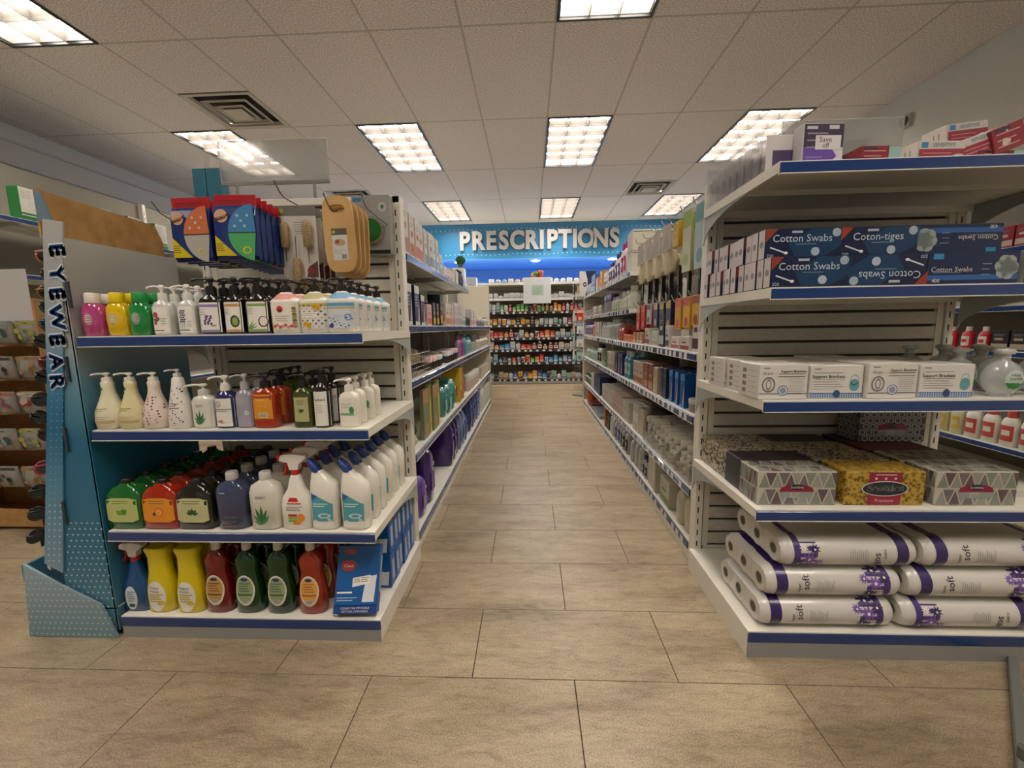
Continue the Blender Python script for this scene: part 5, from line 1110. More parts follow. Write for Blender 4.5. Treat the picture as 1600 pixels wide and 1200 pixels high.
def stock(side, xf, s, z, level, rows):
    "rows: (y start, kind, colour words, width, depth, height, c1, c2, count, pitch[, rows deep])"
    n = 0; rr_ = random.Random(len(level)*31+s)
    for r_ in rows:
        y, kind, cw, w_, d_, h_, c1, c2, cnt, pit = r_[:10]; deep = r_[10] if len(r_) > 10 else 1
        me = goods(kind, w_, d_, h_, c1, c2); nm, cat = NOUN[kind]; nn = nm.replace('_', ' ')
        for k in range(cnt):
            for q in range(deep):
                lb = '%s %s, %s shelf of %s aisle, %s from near end' % (cw, nn, level, side, nth(n)) + (', %s row' % nth(q) if q else '')
                o = tag(link(me, nm), lb, cat, 'goods on %s shelf of %s aisle run' % (level, side))
                o.location = (xf-s*(.014+q*(d_+.008)+rr_.uniform(0, .008)), y+k*pit+pit/2, z+.001); o.rotation_euler = (0, 0, s*R90+rr_.uniform(-.06, .06))
            n += 1
L = lambda z, lv, rows: stock('left', LRX, 1, z, lv, rows)
L(1.367, 'top', [(1.835, 'box', 'tall pale floral', .1, .1, .235, 'c8c4bc', 'a87c74', 1, .115), (1.955, 'box', 'orange and white', .075, .09, .2, 'cac6bc', 'c0683c', 3, .09), (2.235, 'box', 'white and grey', .075, .09, .195, 'd0cec8', '7c8c98', 4, .09),
 (2.61, 'box', 'pale blue printed', .07, .08, .13, 'c4ccd0', '8c9ca8', 1, .085), (2.735, 'box', 'low orange and white', .09, .09, .075, 'ccc4b8', 'b8704c', 3, .1), (3.05, 'box', 'beige', .07, .08, .1, 'b8a88c', 'c8bca8', 3, .08), (3.32, 'bottle', 'dark blue', .05, .04, .13, '1c2c5c', '1c2848', 3, .06), (3.52, 'box', 'pale low', .06, .06, .09, 'c0c0b8', '9ca4ac', 2, .07)])
L(1.055, 'fourth', [(1.84, 'top', 'navy and white', .085, .06, .19, '1c2048', 'cac8c4', 2, .125, 2), (2.10, 'top', 'shorter navy and white', .085, .06, .155, '1c2048', 'cac8c4', 1, .125, 2), (2.235, 'box', 'pink and white', .09, .07, .115, 'd0b0ac', 'c46c74', 1, .1), (2.35, 'box', 'yellow and black', .075, .09, .13, '28282c', 'd0ac20', 2, .1, 2), (2.57, 'box', 'black and yellow tall', .06, .08, .19, '24242c', 'c0a040', 1, .07),
 (2.745, 'box', 'white and orange', .08, .07, .15, 'ccc6bc', 'c4704c', 3, .1), (3.05, 'box', 'pale lilac', .07, .07, .17, 'c8c4c4', 'b09ca8', 4, .085), (3.42, 'box', 'white and green', .07, .06, .13, 'c8ccc4', '5c9c70', 2, .08), (3.60, 'tub', 'dark grey', .06, .06, .09, '3c404c', '50545c', 4, .075), (3.92, 'box', 'white and pink', .07, .06, .16, 'ccc8c4', 'b8848c', 5, .085), (4.4, 'tub', 'grey and silver', .06, .06, .08, '6c7078', '9c9c9c', 8, .08), (5.08, 'bottle', 'pale', .05, .04, .11, 'b8b4b0', 'a0887c', 5, .07)])
L(.807, 'third', [(2.26, 'tub', 'pink and white', .062, .062, .07, '2c2420', 'd8b4b4', 3, .07, 2), (2.475, 'tub', 'pale green topped', .062, .062, .07, '24241f', 'bccab8', 2, .07, 2), (2.735, 'tub', 'white topped', .062, .062, .075, '2c2828', 'd0ccd0', 3, .075, 2), (2.97, 'tub', 'blush topped', .062, .062, .08, '30242c', 'd4bcbc', 3, .075, 2), (3.21, 'bottle', 'lilac', .06, .045, .17, '9c88a8', '8c7098', 1, .07), (3.29, 'bottle', 'magenta', .06, .045, .17, 'a83c84', '942c70', 2, .07), (3.44, 'bottle', 'teal', .06, .045, .18, '4c8c9c', '2c7c90', 2, .07),
 (3.7, 'bottle', 'pale teal', .055, .045, .15, '9cb4b4', '5c9ca0', 3, .065), (3.93, 'tub', 'grey lidded', .06, .06, .16, 'b0aca4', '3c3c3c', 4, .075), (4.27, 'tub', 'cream', .07, .07, .1, 'c0bcac', 'b0ac9c', 4, .085), (4.66, 'bottle', 'white', .05, .04, .13, 'c8c4bc', '9c8c84', 10, .075)])
L(.463, 'second', [(2.06, 'flat', 'green and coral picture', .115, .02, .26, '70785c', 'b07860', 1, .13), (2.20, 'flat', 'yellow edged', .035, .02, .27, 'b8b83c', '8c9458', 1, .05), (2.26, 'flat', 'green and coral tall', .115, .02, .26, '70785c', 'b07860', 1, .13), (2.40, 'flat', 'yellow edged tall', .035, .02, .27, 'c4bc38', '8c9458', 1, .05),
 (2.60, 'bag', 'teal wrapped', .1, .16, .2, '3c807c', '8cb8b0', 2, .12), (2.86, 'bag', 'pale teal wrapped', .14, .16, .22, '4c9490', '2c6c68', 1, .16), (3.15, 'box', 'yellow and orange', .15, .14, .26, 'c8a81c', 'b04820', 1, .17), (3.33, 'box', 'orange and yellow', .05, .14, .25, 'b85424', 'd0ac28', 1, .06), (3.70, 'tub', 'blush and white', .06, .06, .14, 'c8b4ac', 'c8c4bc', 9, .085), (4.62, 'tub', 'beige', .06, .06, .13, 'b8b0a0', 'a89c8c', 9, .09)])
L(.082, 'bottom', [(1.95, 'bag', 'small purple wrapped', .11, .16, .21, '5c3c94', '8c78a8', 1, .13), (2.13, 'bag', 'leaning purple wrapped', .13, .2, .30, '442878', '5c3c8c', 1, .15), (2.74, 'bag', 'purple wrapped', .1, .3, .31, '38206c', '6c548c', 3, .125), (3.12, 'bag', 'pale blue wrapped', .11, .22, .31, '6c84b0', '48649c', 2, .13), (3.40, 'bag', 'small blue wrapped', .09, .2, .24, '3c5090', '8c9cc0', 1, .1), (3.70, 'bag', 'blue wrapped', .13, .28, .33, '283c7c', '5068a0', 3, .15), (4.18, 'bag', 'mid-blue wrapped', .13, .26, .31, '4460a0', 'a0b0cc', 2, .15), (4.62, 'bottle', 'large white', .09, .08, .3, 'd0cec4', 'c8c4bc', 3, .11), (4.98, 'box', 'pale green', .14, .16, .24, 'b8c4b4', 'a0b0a0', 3, .17)])
# wire basket of bath puffs, and two plastic bags
bk = root('wire_basket', 'wire basket of cream bath puffs on left aisle shelf beside the post', 'basket', (LRX-.1, 2.04, .809)); W3 = M('a09c90', .35, metal=.7)
for f_, pts in (('rim', [(-.09, -.19), (.09, -.19), (.09, .19), (-.09, .19), (-.09, -.19)]),): link(G().tube([(x_, y_, .11) for x_, y_ in pts], .003, W3, 6).mesh('rim'), 'rim', bk)
g = G()
for k in range(12): y_ = -.19+k*.38/11; g.tube([(.09, y_, .11), (.085, y_, 0), (-.085, y_, 0), (-.09, y_, .11)], .0014, W3, 4)
for z_ in (.0, .022, .044, .066, .088): g.tube([(.087, -.19, z_), (.087, .19, z_)], .0014, W3, 4); g.tube([(-.087, -.19, z_), (.087, -.19, z_)], .0014, W3, 4)
link(g.mesh('wire_mesh'), 'wire_mesh', bk, 'stuff')
def puff(r, c):
    g = G(); rs = []
    for i in range(9):
        t = math.pi*i/8; rs.append([(r*(math.sin(t)+.02)*(1+.16*math.sin(k*2.5+i*2.1))*math.cos(k*math.pi/9), r*(math.sin(t)+.02)*(1+.16*math.sin(k*2.5+i*2.1))*math.sin(k*math.pi/9), r-r*math.cos(t)) for k in range(18)])
    return g.rings(rs, M(c, .9)).mesh('puff')
pf = puff(.043, 'c4b898')
for k in range(4): put([('puff', pf)], 'bath_puff', 'cream bath puff in the wire basket, %s from near end' % nth(k), 'bath puff', (LRX-.1, 1.905+k*.09, .85), k, 'cream bath puffs in wire basket')
for k, (c, c2, y_, x_, nm) in enumerate((('246048', '3c8464', 2.05, .12, 'dark green crumpled plastic'), ('b0b89c', '90a428', 1.90, .07, 'white and lime crumpled plastic'))):
    o = put([('bag', puff(.05+.01*(1-k), c))], 'plastic_bag', '%s bag on left aisle shelf beside the post' % nm, 'bag', (LRX-x_, y_, .464), k, None, (1, 1.2, .9))
o = None
# ---- right aisle
Rr = lambda z, lv, rows: stock('right', RRX, -1, z, lv, rows)
# two white cubes, two high, at the near end of the top shelf
cube = G().rbox(-.075, 0, 0, .075, .15, .14, M('ccc8b8', .5), .003).rect(-.07, .126, .07, .13, M('3c342c'), fr(0)).rect(-.07, .05, .07, .052, M('a8a494'), fr(0)).mesh('carton')
for i in range(2):
    for j in range(2):
        o = put([('c', cube)], 'cream_carton', 'cream square carton at near end of right top aisle shelf, %s %s' % (('upper', 'lower')[1-j], ('outer', 'inner')[i]), 'box', (RRX+.095+i*.16, 3.0, 1.411+j*.141), 0, 'cream square cartons on right top aisle shelf')
Rr(1.41, 'top', [(3.2, 'bottle', 'white with magenta cap', .075, .06, .25, 'd0ccc8', 'a81c5c', 2, .1, 2), (3.41, 'bottle', 'white with purple cap', .075, .06, .21, 'd0ccd0', '3c2470', 2, .1, 2), (3.62, 'bottle', 'white and dark berry', .07, .06, .17, 'c8c0c4', '501c44', 3, .09), (3.9, 'box', 'purple and white', .08, .08, .12, 'c8c4c8', '3c2860', 2, .1), (4.22, 'box', 'yellow and orange', .07, .08, .17, 'd0981c', 'b86c34', 1, .09), (4.33, 'box', 'coral and pink', .07, .07, .13, 'c07c6c', 'c8b0ac', 3, .09), (4.62, 'box', 'blue and white', .08, .08, .19, '3c6ca8', 'b8c8d8', 3, .1), (4.94, 'box', 'pale grey-blue', .08, .08, .12, 'b0b8c4', '6c84a8', 4, .1)])
pn = root('end_sign', 'white and navy pointed sign panel at far end of right top shelf', 'sign', (RRX-.0, 5.3, 1.412)); link(G().prism([(-.07, 0), (.0, 0), (.028, .1), (.028, .2), (.0, .30), (-.07, .30)], 0, .01, M('d4d2cc', .4)).mesh('panel'), 'panel', pn)
g = G(); g.prism([(.0, 0), (.13, 0), (.13, .30), (.0, .30), (.028, .2), (.028, .1)], .0, .009, M('1c2c58', .4)); link(g.mesh('navy_panel'), 'navy_panel', pn); link(G().disc(-.005, .14, .022, .03, M('1c1c1c'), fr(-.0), 16, 1, .5).mesh('eye_mark'), 'eye_mark', pn)
Rr(1.155, 'fifth', [(3.0, 'wide', 'white capped', .085, .085, .165, 'b8bcb0', 'a83838', 1, .12, 3), (3.13, 'wide', 'clear white capped', .08, .08, .14, 'b4b8b0', '8c9c8c', 3, .095, 2), (3.42, 'bottle', 'pale green', .06, .05, .12, '9cac8c', 'b8bca8', 4, .07, 2), (3.72, 'tub', 'grey with purple lid', .08, .08, .16, '9c98a0', '4c4484', 4, .095), (4.22, 'box', 'pale printed', .07, .07, .09, 'b8b4a8', '8c6c5c', 6, .09), (4.8, 'tub', 'small grey', .05, .05, .07, '8c8c88', '6c5c5c', 8, .07)])
Rr(.92, 'fourth', [(1.79, 'box', 'dark red and white', .07, .09, .17, 'c8c4c0', '501820', 1, .08), (1.88, 'box', 'white and red low', .12, .09, .065, 'c8c4bc', '8c1c2c', 1, .13), (2.02, 'box', 'white and maroon low', .11, .09, .06, 'd0ccc4', 'a04858', 1, .12), (2.15, 'box', 'black and white', .075, .06, .115, 'bcbcb8', '2c2c30', 1, .09), (2.25, 'box', 'tall dark navy', .07, .07, .18, '202838', 'b8bcc0', 1, .09), (2.36, 'box', 'cream wide', .13, .09, .085, 'c4c4b4', '98a49c', 1, .14), (2.51, 'box', 'pale green wide', .13, .09, .1, 'b4b8ac', '8c1c2c', 1, .14), (2.67, 'box', 'brown picture', .07, .07, .07, 'a87c5c', 'c8b8a0', 3, .085),
 (3.0, 'box', 'low orange', .09, .09, .05, 'c46838', 'd09c70', 2, .1), (3.21, 'bottle', 'coral', .07, .06, .12, 'b83c38', 'c45c50', 2, .085, 2), (3.4, 'bottle', 'clear grey', .07, .06, .17, 'a8aca4', '98a0a0', 4, .085, 2), (3.75, 'bottle', 'white capped pale', .06, .05, .15, 'b0b4b4', 'c8c8c4', 5, .08), (4.22, 'box', 'white mixed', .06, .06, .16, 'c4c0b8', '8c98a8', 5, .075), (4.6, 'bottle', 'orange', .06, .05, .17, 'c46428', 'd09038', 2, .08), (4.78, 'bottle', 'purple topped', .05, .045, .16, 'a8a4b4', '4c3c80', 8, .075)])
Rr(.65, 'third', [(1.80, 'tub', 'grey lidded', .09, .09, .06, '8c887c', 'b8b4a8', 1, .1), (1.91, 'top', 'bright blue', .05, .05, .16, '144c94', '3c8cc8', 3, .085, 4), (2.17, 'box', 'navy', .05, .05, .16, '14203c', '2c4470', 2, .07, 3), (2.32, 'box', 'white and brown picture', .08, .05, .15, 'b4a490', 'c4b8a8', 1, .1, 2), (2.43, 'box', 'brown and orange tall', .08, .05, .16, '8c5038', 'c09070', 2, .1, 2), (2.64, 'box', 'cream and rust', .07, .05, .15, 'c0ae9c', '9c6450', 3, .085, 2),
 (3.0, 'bottle', 'teal', .09, .07, .2, '2c7c9c', 'b0c0c0', 2, .1, 2), (3.22, 'top', 'deep navy', .08, .06, .17, '1c2454', '3c4878', 3, .1, 2), (3.54, 'box', 'cream slim', .04, .06, .16, 'c0b8a8', '8c7c6c', 6, .055, 2), (3.9, 'box', 'green slim', .04, .06, .15, '5c7c5c', 'a8b09c', 4, .06), (4.22, 'bottle', 'white with black cap', .09, .07, .2, 'c4c4c0', '1c1c1c', 2, .11), (4.46, 'bottle', 'clear mint', .06, .05, .14, 'a8bcb0', '8ca498', 10, .08)])
Rr(.325, 'second', [(2.62, 'flat', 'cream leaning', .13, .02, .17, 'b8ae98', 'c0b8a8', 1, .1), (2.72, 'flat', 'white tall', .1, .03, .18, 'c8c4bc', 'a09c98', 2, .07, 2), (3.0, 'box', 'white slim', .035, .08, .15, 'c4bfb8', '9c948c', 4, .05, 2), (3.22, 'box', 'blush slim', .035, .08, .16, 'c0aea4', '8c7468', 7, .055, 3), (3.62, 'box', 'pale slim', .035, .08, .15, 'c4c0bc', '9c9894', 8, .06, 2), (4.22, 'box', 'navy blue slim', .05, .08, .19, '24345c', '4c5c88', 6, .07, 2), (4.66, 'box', 'white wide', .09, .08, .17, 'c8c6c0', 'a8a49c', 2, .1), (4.88, 'bottle', 'pale green', .05, .045, .12, 'a0b0a0', '2c3c38', 6, .08)])
Rr(.082, 'bottom', [(1.80, 'bottle', 'tall cream', .08, .07, .2, 'b8b49c', 'c0bca8', 1, .095), (1.90, 'bottle', 'cream spray', .07, .06, .195, 'bcb8a0', 'c4c0ac', 1, .09), (2.07, 'box', 'cream open-topped', .15, .13, .14, 'b8b4a0', '6c8458', 1, .17), (2.3, 'box', 'large cream', .17, .2, .2, 'b8b49f', 'b0ac98', 1, .18), (2.5, 'bottle', 'white and navy', .05, .045, .13, 'b4b4b4', '242c54', 2, .06), (2.64, 'bottle', 'clear flask', .08, .07, .19, 'b0b0ac', 'b8b8b4', 3, .095, 2),
 (3.0, 'bottle', 'black capped white', .08, .07, .2, 'b0b0b4', '1c1c20', 2, .095, 3), (3.2, 'bottle', 'blue labelled clear', .08, .07, .2, 'b0b4bc', '44548c', 3, .095, 3), (3.5, 'bottle', 'large white', .1, .09, .2, 'b4b4b0', 'bcbcb8', 2, .11, 2), (3.74, 'bottle', 'small dark', .05, .045, .14, '3c4440', '60645c', 2, .06), (3.88, 'box', 'orange-red tall', .06, .07, .2, 'a83c18', 'b86440', 1, .07), (4.22, 'box', 'silver-blue low', .1, .2, .03, '8c9ca0', '5c7478', 5, .11), (4.78, 'box', 'red and navy low', .12, .2, .05, '8c3c40', '24284c', 2, .14)])
put([('jar', G().cyl(0, 0, 0, .12, .06, M('b04814', .3), 20).cyl(0, 0, .12, .2, .05, M('8c4820', .15, trans=.3), 20).cyl(0, 0, .2, .23, .056, M('1c7058', .4), 20).mesh('jar'))], 'orange_jar', 'orange jar with green lid at far end of right base', 'jar', (RRX+.085, 5.2, .083))
# clear bin full of bandage rolls
rb = goods('roll', .042, .085, .042, 'ccc8bc', 'ccc8bc'); rr_ = random.Random(9)
for i in range(9):
    for j in range(4):
        for q in range(4 if i % 2 else 3):
            o = tag(link(rb, 'bandage_roll'), 'white bandage roll in right aisle heap, %s from near end, %s layer, %s deep' % (nth(i), nth(j), nth(q)), 'roll', 'white bandage rolls heaped on right aisle shelf')
            o.location = (RRX+.02+q*.088+rr_.uniform(0, .01), 1.86+i*.08+(j % 2)*.02+rr_.uniform(-.008, .008), .326+j*.04+.0); o.rotation_euler = (0, 0, -R90+rr_.uniform(-.3, .3))
bn = root('clear_bin', 'clear low bin front holding the white bandage rolls, right aisle', 'bin', (RRX+.008, 2.2, .326))
link(G().box(0, -.40, 0, .003, .36, .07, ac).mesh('front_wall'), 'front_wall', bn)
for k in range(5): link(G().box(0, -.40+k*.19-.001, 0, .12, -.40+k*.19+.001, .09, ac).mesh('divider'), 'divider', bn)
# hanging goods in the first bay
def aisle_peg(y, z, k, row):
    r = root('peg_hook', 'chrome hook in the %s row above right aisle shelf, %s from near end' % (row, nth(k)), 'hook', (RRX+.03, y, z), 0, 'chrome hooks in right aisle')
    link(G().tube([(-.045, 0, .03), (-.03, 0, .0), (0, 0, 0), (.36, 0, .0)], .003, CHROME, 6).mesh('rod'), 'rod', r)
hang = [(1.83, 1.54, 'flat', 'pale teal', .11, .012, .27, 'a0b4b0', '5c8c8c', 3, 4), (1.98, 1.545, 'flat', 'pale green', .1, .012, .27, 'b8bc90', '8ca030', 3, 4), (2.13, 1.53, 'box', 'yellow', .08, .02, .12, 'c89c18', 'd0b040', 3, 3)]
for k, (y_, z_, kind, cw, w_, d_, h_, c1, c2, n, _) in enumerate(hang):
    aisle_peg(y_, z_-.008, k, 'upper')
    me = goods(kind, w_, d_, h_, c1, c2)
    for q in range(n): o = tag(link(me, 'hanging_pack'), '%s pack hanging high in right aisle near the post, %s on its hook' % (cw, nth(q)), 'pack', 'packs hanging high in right aisle'); o.location = (RRX+.02+q*.045, y_, z_-h_+.004); o.rotation_euler = (0, 0, -R90)
def meshbag():
    g = G(); rs = []
    for z_, w_, d_ in ((0, .02, .01), (.02, .06, .03), (.07, .065, .035), (.13, .04, .02), (.16, .03, .008)): rs.append([(w_*math.cos(2*math.pi*k/14)*(1+.15*math.sin(3*k+z_*60)), d_+d_*math.sin(2*math.pi*k/14), z_) for k in range(14)])
    g.rings(rs, M('c4bc9c', .8)); c = G().rbox(-.07, 0, .12, .07, .003, .25, M('b0a89c', .6), .0005); c.poly([(-.05, .13), (.05, .13), (.03, .2), (-.02, .2)], M('9c9488'), fr(0))
    for k in range(6): g.poly([(-.05+k*.015, .02), (-.043+k*.015, .02), (-.01+k*.006, .14)], M('dcd4b4', .8), fr(0, .004), 1)
    return [('mesh_glove', g.mesh('mesh_glove')), ('card', c.mesh('card'))]
mb = meshbag()
for k in range(4):
    aisle_peg(2.27+k*.17, 1.555, k+3, 'upper')
    for q in range(3): put(mb, 'bath_glove', 'cream mesh bath glove hung in right aisle, %s hook from near end, %s deep' % (nth(k), nth(q)), 'bath glove', (RRX+.02+q*.082, 2.27+k*.17, 1.30), -R90, 'cream bath gloves hanging in right aisle')
comb = G().rbox(-.012, 0, .07, .012, .01, .17, M('1c1814', .4), .002)
for k in range(9): comb.box(-.011+k*.0026, .002, 0, -.0098+k*.0026, .008, .07, M('1c1814', .5))
cm = comb.mesh('comb')
for k in range(22): o = tag(link(cm, 'comb'), 'dark comb in a hanging row in right aisle, %s from near end' % nth(k), 'comb', 'dark combs hanging in right aisle'); o.location = (RRX+.05+.02*(k % 3), 1.90+k*.044, 1.165); o.rotation_euler = (0, 0, -R90)
low = [(1.84, 'flat', 'golden yellow', 'c8940c', '8c2c20', .08, .13), (1.95, 'flat', 'bright yellow', 'd0a010', 'b83c30', .08, .14), (2.06, 'flat', 'amber', 'c08c18', 'c84c40', .08, .15), (2.2, 'flat', 'navy and gold', '1c2448', 'b08c2c', .075, .15), (2.31, 'flat', 'dark blue', '20284c', 'a88c3c', .075, .15), (2.42, 'flat', 'navy and cream', '242c50', 'b8ac94', .075, .14), (2.56, 'flat', 'white and navy', 'b8b4b0', '28305c', .075, .12), (2.68, 'flat', 'deep red', 'a01818', 'c86858', .08, .15), (2.80, 'flat', 'scarlet', 'b42420', 'c8a498', .08, .16)]
for k, (y_, kind, cw, c1, c2, w_, h_) in enumerate(low):
    aisle_peg(y_, 1.155, k, 'lower'); me = goods(kind, w_, .012, h_, c1, c2)
    for q in range(3): o = tag(link(me, 'hanging_pack'), '%s card pack on a low hook in right aisle, %s deep' % (cw, nth(q)), 'pack', 'packs on the low hooks in right aisle'); o.location = (RRX+.02+q*.05, y_, 1.165-h_); o.rotation_euler = (0, 0, -R90)
# ------------------------------------------------------------------ pharmacy wall unit at the far end
BF = 7.58; DKB = M('4a4238', .6); FLV = [(.085, 'bottom'), (.395, 'second'), (.628, 'third'), (.845, 'fourth'), (1.078, 'fifth'), (1.312, 'sixth'), (1.55, 'seventh')]
fx = root('wall_shelving', 'dark slatted shelving full of small boxes below the blue wall', 'shelving', (.1, BF, 0))
link(G().box(-1.9, .36, 0, 1.9, .38, 1.82, M('7c7264', .7)).mesh('back_panel'), 'back_panel', fx); sl = G().rbox(-1.9, .345, .005, 1.9, .36, .085, M('857a6a', .7), .003).mesh('slat')
for k in range(20): o = link(sl, 'slat', fx); o.location = (0, 0, .04+k*.088)
link(G().box(-1.9, .0, 1.79, 1.9, .36, 1.83, WHT).mesh('top_cap'), 'top_cap', fx)
for j, (z_, lv) in enumerate(FLV):
    o = link(G().box(-1.9, 0, -.02, 1.9, .35, 0, DKB if j < 6 else WHT).box(-1.9, -.004, -.038, 1.9, .0, 0, M('2c2a30', .5) if j < 6 else WHT).mesh('shelf'), 'shelf', fx); o.location = (0, 0, z_)
    if j < 6:
        g = G(); x_ = -1.88
        while x_ < 1.86: g.rect(x_, -.036, x_+.045, -.004, M('c8ccd4', .5), fr(-.004)); x_ += random.choice((.09, .12, .15))
        link(g.mesh('price_tags'), 'price_tags', o, 'stuff')
link(G().box(-1.9, .002, 0, 1.9, .35, .046, M('a8a49c', .5)).mesh('plinth'), 'plinth', fx)
PAL = [('4c9c40', 'c8c8a8', 'green'), ('c8c8c4', '8c9cac', 'white'), ('b82c24', 'd8b0a4', 'red'), ('c87c28', 'd8c8a0', 'orange'), ('28386c', 'b8c0d0', 'navy'), ('2c7cb0', 'a8c8d8', 'blue'), ('c8a028', '5c4c2c', 'yellow'), ('7c3440', 'c8c0b8', 'maroon'), ('98b0b0', '5c7c80', 'pale teal'), ('242428', '8c8c8c', 'black'), ('b8a890', '8c6c50', 'beige')]
SEQ = {5: [8, 1, 8, 0, 1, 2, 0, 0, 0, 0, 9, 2, 0, 0, 3, 10, 3, 3, 2, 1, 2, 2, 2, 3], 4: [10, 3, 10, 3, 1, 6, 9, 6, 6, 9, 10, 1, 8, 1, 8, 8, 1, 7, 1, 8, 1], 3: [2, 2, 2, 3, 2, 4, 1, 3, 1, 7, 2, 3, 2, 8, 1, 8, 8, 9, 8], 2: [1, 3, 5, 5, 1, 1, 2, 2, 7, 7, 7, 7, 7, 1, 10, 1, 10, 9], 1: [8, 8, 5, 9, 8, 2, 8, 7, 2, 0, 3, 2, 5, 5, 5, 5, 8, 4, 8, 4, 8], 0: [8, 9, 10, 10, 1, 4, 6, 4, 6, 3, 4, 5, 9, 8, 1, 8, 8, 10, 1, 7], 6: [1]*18}
rr_ = random.Random(5)
for j, (z_, lv) in enumerate(FLV):
    seq = SEQ[j]; n = len(seq); pit = 1.78/n
    for k in range(n):
        c1, c2, cw = PAL[seq[k]]; kind = rr_.choice(('box', 'box', 'box', 'bottle', 'top')) if j != 2 or not 7 < k < 13 else 'bottle'
        h_ = round(rr_.uniform(.55, 1.0)*(.15 if j < 5 else .17 if j == 5 else .11), 2); me = goods(kind, round(pit*.86, 2), .07, max(h_, .05), c1, c2)
        o = tag(link(me, NOUN[kind][0]), '%s %s on %s shelf up of the far pharmacy unit, %s from left' % (cw, NOUN[kind][0], lv, nth(k)), NOUN[kind][1], 'small goods on the far pharmacy unit')
        o.location = (-.76+pit*(k+.5), BF+.012+rr_.uniform(0, .02), z_+.001)
for k in range(14):
    c1, c2, cw = PAL[rr_.choice((1, 8, 1, 10))]; me = goods('bottle' if k % 3 else 'box', .09, .07, .09, c1, c2)
    o = tag(link(me, 'bottle' if k % 3 else 'carton'), '%s container on top cap of the far pharmacy unit, %s from left' % (cw, nth(k)), 'box', 'small goods on the far pharmacy unit'); o.location = (-.7+k*.12, BF+.2, 1.831)
x0, zb_ = at(818, 476, BF-.1); x1, zt_ = at(861, 436, BF-.1)
nb = root('notice_board', 'white hanging notice sheet with green square, centre of far pharmacy unit', 'sign', ((x0+x1)/2, BF-.1, 1.47)); hw = (x1-x0)/2
link(G().rbox(-hw, 0, -.02, hw, .012, .43, M('d4dade', .4), .003).mesh('sheet'), 'sheet', nb); link(G().rect(-.1, .12, .11, .30, M('b4c8b8', .5), fr(0)).lines(-.08, .08, .26, .03, 5, M('7c9c84'), fr(-.001), .008).mesh('notice'), 'notice', nb); link(G().box(-.02, .012, .05, .02, .094, .08, GRY).mesh('arm'), 'arm', nb)
pl_ = root('flower_pot', 'small pot of orange and red flowers above the white notice sheet', 'plant', ((x0+x1)/2+.02, BF+.08, 1.831)); link(G().cyl(0, 0, 0, .09, .06, M('8c6c54', .6), 16, .075).mesh('pot'), 'pot', pl_)
for k in range(11): link(puff(.035, ('b04830', 'c07c40', '4c8c3c', 'b86050')[k % 4]), ('flower', 'flower', 'leaf_tuft', 'flower')[k % 4], pl_).location = (.09*math.cos(k*1.7)*(k/11+.3), .05*math.sin(k*1.7), .08+.02*(k % 4))
# wire spinner rack beside the right run
sr = root('spinner_rack', 'wire spinner rack of small blister packs at far end of right aisle', 'rack', (.80, 6.25, 0)); W4 = M('8c8c88', .4, metal=.6)
link(G().cyl(0, 0, 0, 1.75, .012, W4, 8).mesh('pole'), 'pole', sr); link(G().cyl(0, 0, 0, .02, .16, W4, 18).mesh('base'), 'base', sr)
for k in range(10):
    for z_ in [.1+k*.17]: link(G().tube([(.13*math.cos(a*math.pi/6), .13*math.sin(a*math.pi/6), z_) for a in range(13)], .0025, W4, 4).mesh('ring'), 'ring', sr)
for k in range(6): link(G().cyl(.13*math.cos(k*math.pi/3), .13*math.sin(k*math.pi/3), .1, 1.63, .0025, W4, 4).mesh('wire'), 'wire', sr)
for j in range(6):
    for k in range(3):
        c1, c2, cw = PAL[rr_.choice((1, 8, 2, 9, 10))]; me = goods('flat', .1, .02, .15, c1, c2); a_ = -R90*.6-k*R90*.7
        o = tag(link(me, 'blister_pack'), '%s blister pack on the spinner rack, %s row from top, %s position' % (cw, nth(j), nth(k)), 'pack', 'blister packs on the spinner rack'); o.location = (.80+.155*math.cos(a_), 6.25+.155*math.sin(a_), 1.50-j*.19); o.rotation_euler = (0, 0, a_+R90)
# ------------------------------------------------------------------ right wall side
run('white wall shelving with blue edges along the right wall', 2.75, -1, .42, 1.35, [1.4, 2.62, 3.84, 5.06], 1.9, [(.09, 0, 3, .42), (.305, 0, 3, .40), (.857, 0, 3, .40), (1.12, 0, 3, .40), (1.45, 0, 3, .36)], False)
def wallrow(z_, lv, y0_, items):
    n = 0
    for kind, cw, w_, d_, h_, c1, c2, cnt, pit in items:
        me = goods(kind, w_, d_, h_, c1, c2)
        for k in range(cnt):
            o = tag(link(me, NOUN[kind][0]), '%s %s on %s right wall shelf, %s from near end' % (cw, NOUN[kind][0].replace('_', ' '), lv, nth(n)), NOUN[kind][1], 'goods on the right wall shelves'); n += 1
            o.location = (2.764, y0_+pit/2, z_+.001); o.rotation_euler = (0, 0, -R90); y0_ += pit
wallrow(.305, 'lowest', 2.02, [('bottle', 'white with coral cap', .085, .06, .21, 'd8d6cb', 'b84c48', 7, .1), ('bottle', 'cream with yellow cap', .075, .05, .2, 'c8c4a4', 'c8b050', 4, .09)])
wallrow(.857, 'middle', 2.02, [('box', 'coral low', .09, .07, .06, 'b8584c', 'c89484', 2, .1), ('box', 'grey', .08, .07, .14, 'a8a49c', '6c6c68', 2, .1), ('box', 'black', .09, .07, .12, '1c1c1c', 'a89c8c', 2, .1), ('bottle', 'red with white cap', .06, .05, .14, 'c02c34', 'd8d4cc', 4, .1)])
wallrow(1.12, 'upper', 2.02, [('box', 'brown', .09, .07, .1, '6c4c40', 'a8988c', 3, .11), ('box', 'cream', .09, .07, .14, 'b8b4a4', '8c8478', 5, .11)])
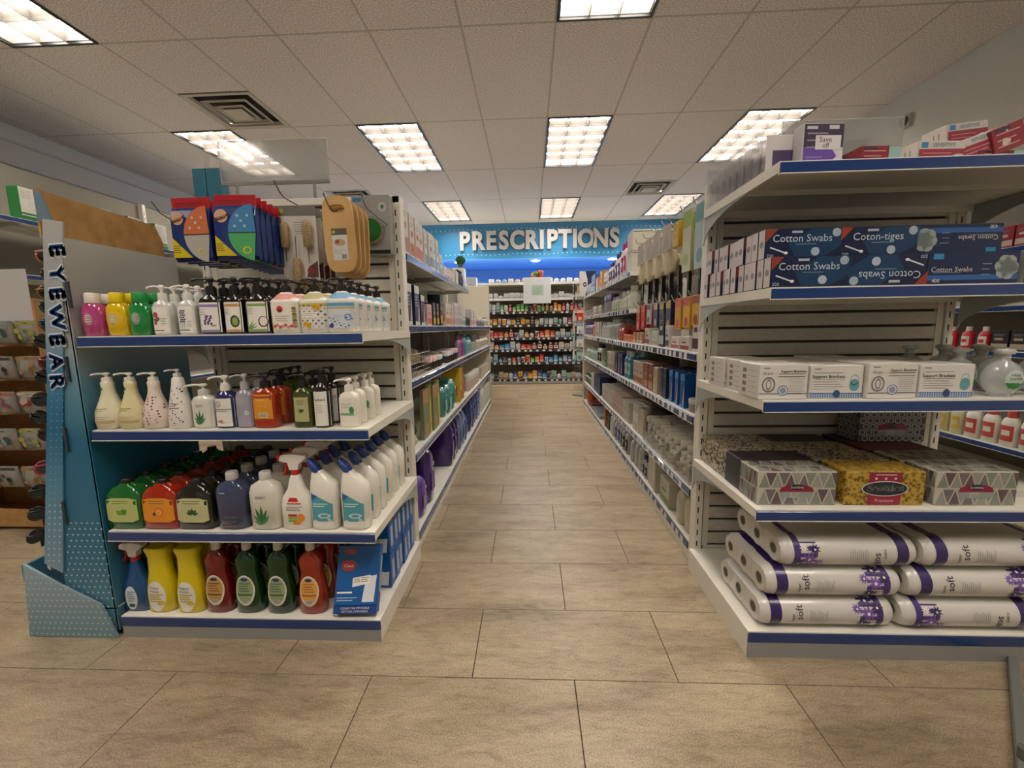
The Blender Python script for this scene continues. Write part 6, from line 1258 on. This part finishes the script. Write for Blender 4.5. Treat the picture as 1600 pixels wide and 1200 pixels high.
wallrow(1.45, 'top', 2.02, [('flat', 'red and white', .09, .03, .16, 'b8b0a8', 'a02c34', 3, .05), ('flat', 'white', .09, .03, .15, 'c8c4bc', 'b0aca4', 4, .05), ('box', 'red', .09, .06, .12, '98202c', 'c8b8b0', 3, .1), ('flat', 'pale', .1, .03, .15, 'c0bcb4', 'a09c94', 5, .06)])
# wall speaker, floor foot of a rack, crumbs
x_, z_ = at(1402, 168, 3.75)
sp_ = root('wall_sensor', 'small round grey sensor high on right wall near ceiling', 'sensor', (XR-.03, 3.93, 2.72)); link(G().box(-.0, -.05, -.05, .03, .05, .05, M('bcbab2', .5)).mesh('plate'), 'plate', sp_)
o = link(G().loft([(0, .04, .04), (.02, .035, .035), (.022, .018, .018)], M('5c5c58', .5), 2, 16).mesh('dome'), 'dome', sp_); o.rotation_euler = (0, -R90, 0)
ft = root('rack_foot', 'grey metal foot bar on floor at bottom right photo edge', 'rack', (1.288, 1.028, 0)); link(G().rbox(-.012, -.24, .001, .012, .24, .022, M('8c8c88', .4, metal=.5), .003).mesh('foot_bar'), 'foot_bar', ft); ft.rotation_euler = (0, 0, -.80)
link(G().cyl(0, -.2, .022, .05, .012, M('5c5c58', .5), 10).mesh('leveller'), 'leveller', ft)
cc = root('counter_cabinet', 'pale cabinet beyond the far end of left aisle run', 'cabinet', (-1.55, 6.3, 0)); link(G().rbox(-.75, 0, 0, .75, .5, 1.60, M('c4bfb0', .5), .004).mesh('body'), 'body', cc); link(G().rbox(-.77, -.02, 1.60, .77, .52, 1.63, WHT, .004).mesh('top'), 'top', cc)
for k, (x_, w_, h_, c) in enumerate(((-1.42, .34, .24, 'c8ccd4'), (-1.08, .2, .30, 'd4d4d0'), (-.87, .14, .16, 'b4bcc4'))):
    put([('carton', G().rbox(-w_/2, 0, 0, w_/2, .2, h_, M(c, .5), .004).rect(-w_*.3, h_*.3, w_*.3, h_*.34, M('8c9098'), fr(0)).mesh('carton'))], 'white_carton', 'pale box on top of the far cabinet, %s from left' % nth(k), 'box', (x_, 6.34, 1.631))
put([('foliage', puff(.07, '2c5c38')), ('pot', G().cyl(0, 0, -.05, .02, .035, M('5c4c40'), 12).mesh('pot'))], 'potted_plant', 'small dark green plant on the pale boxes of the far cabinet', 'plant', (-1.04, 6.42, 1.98))
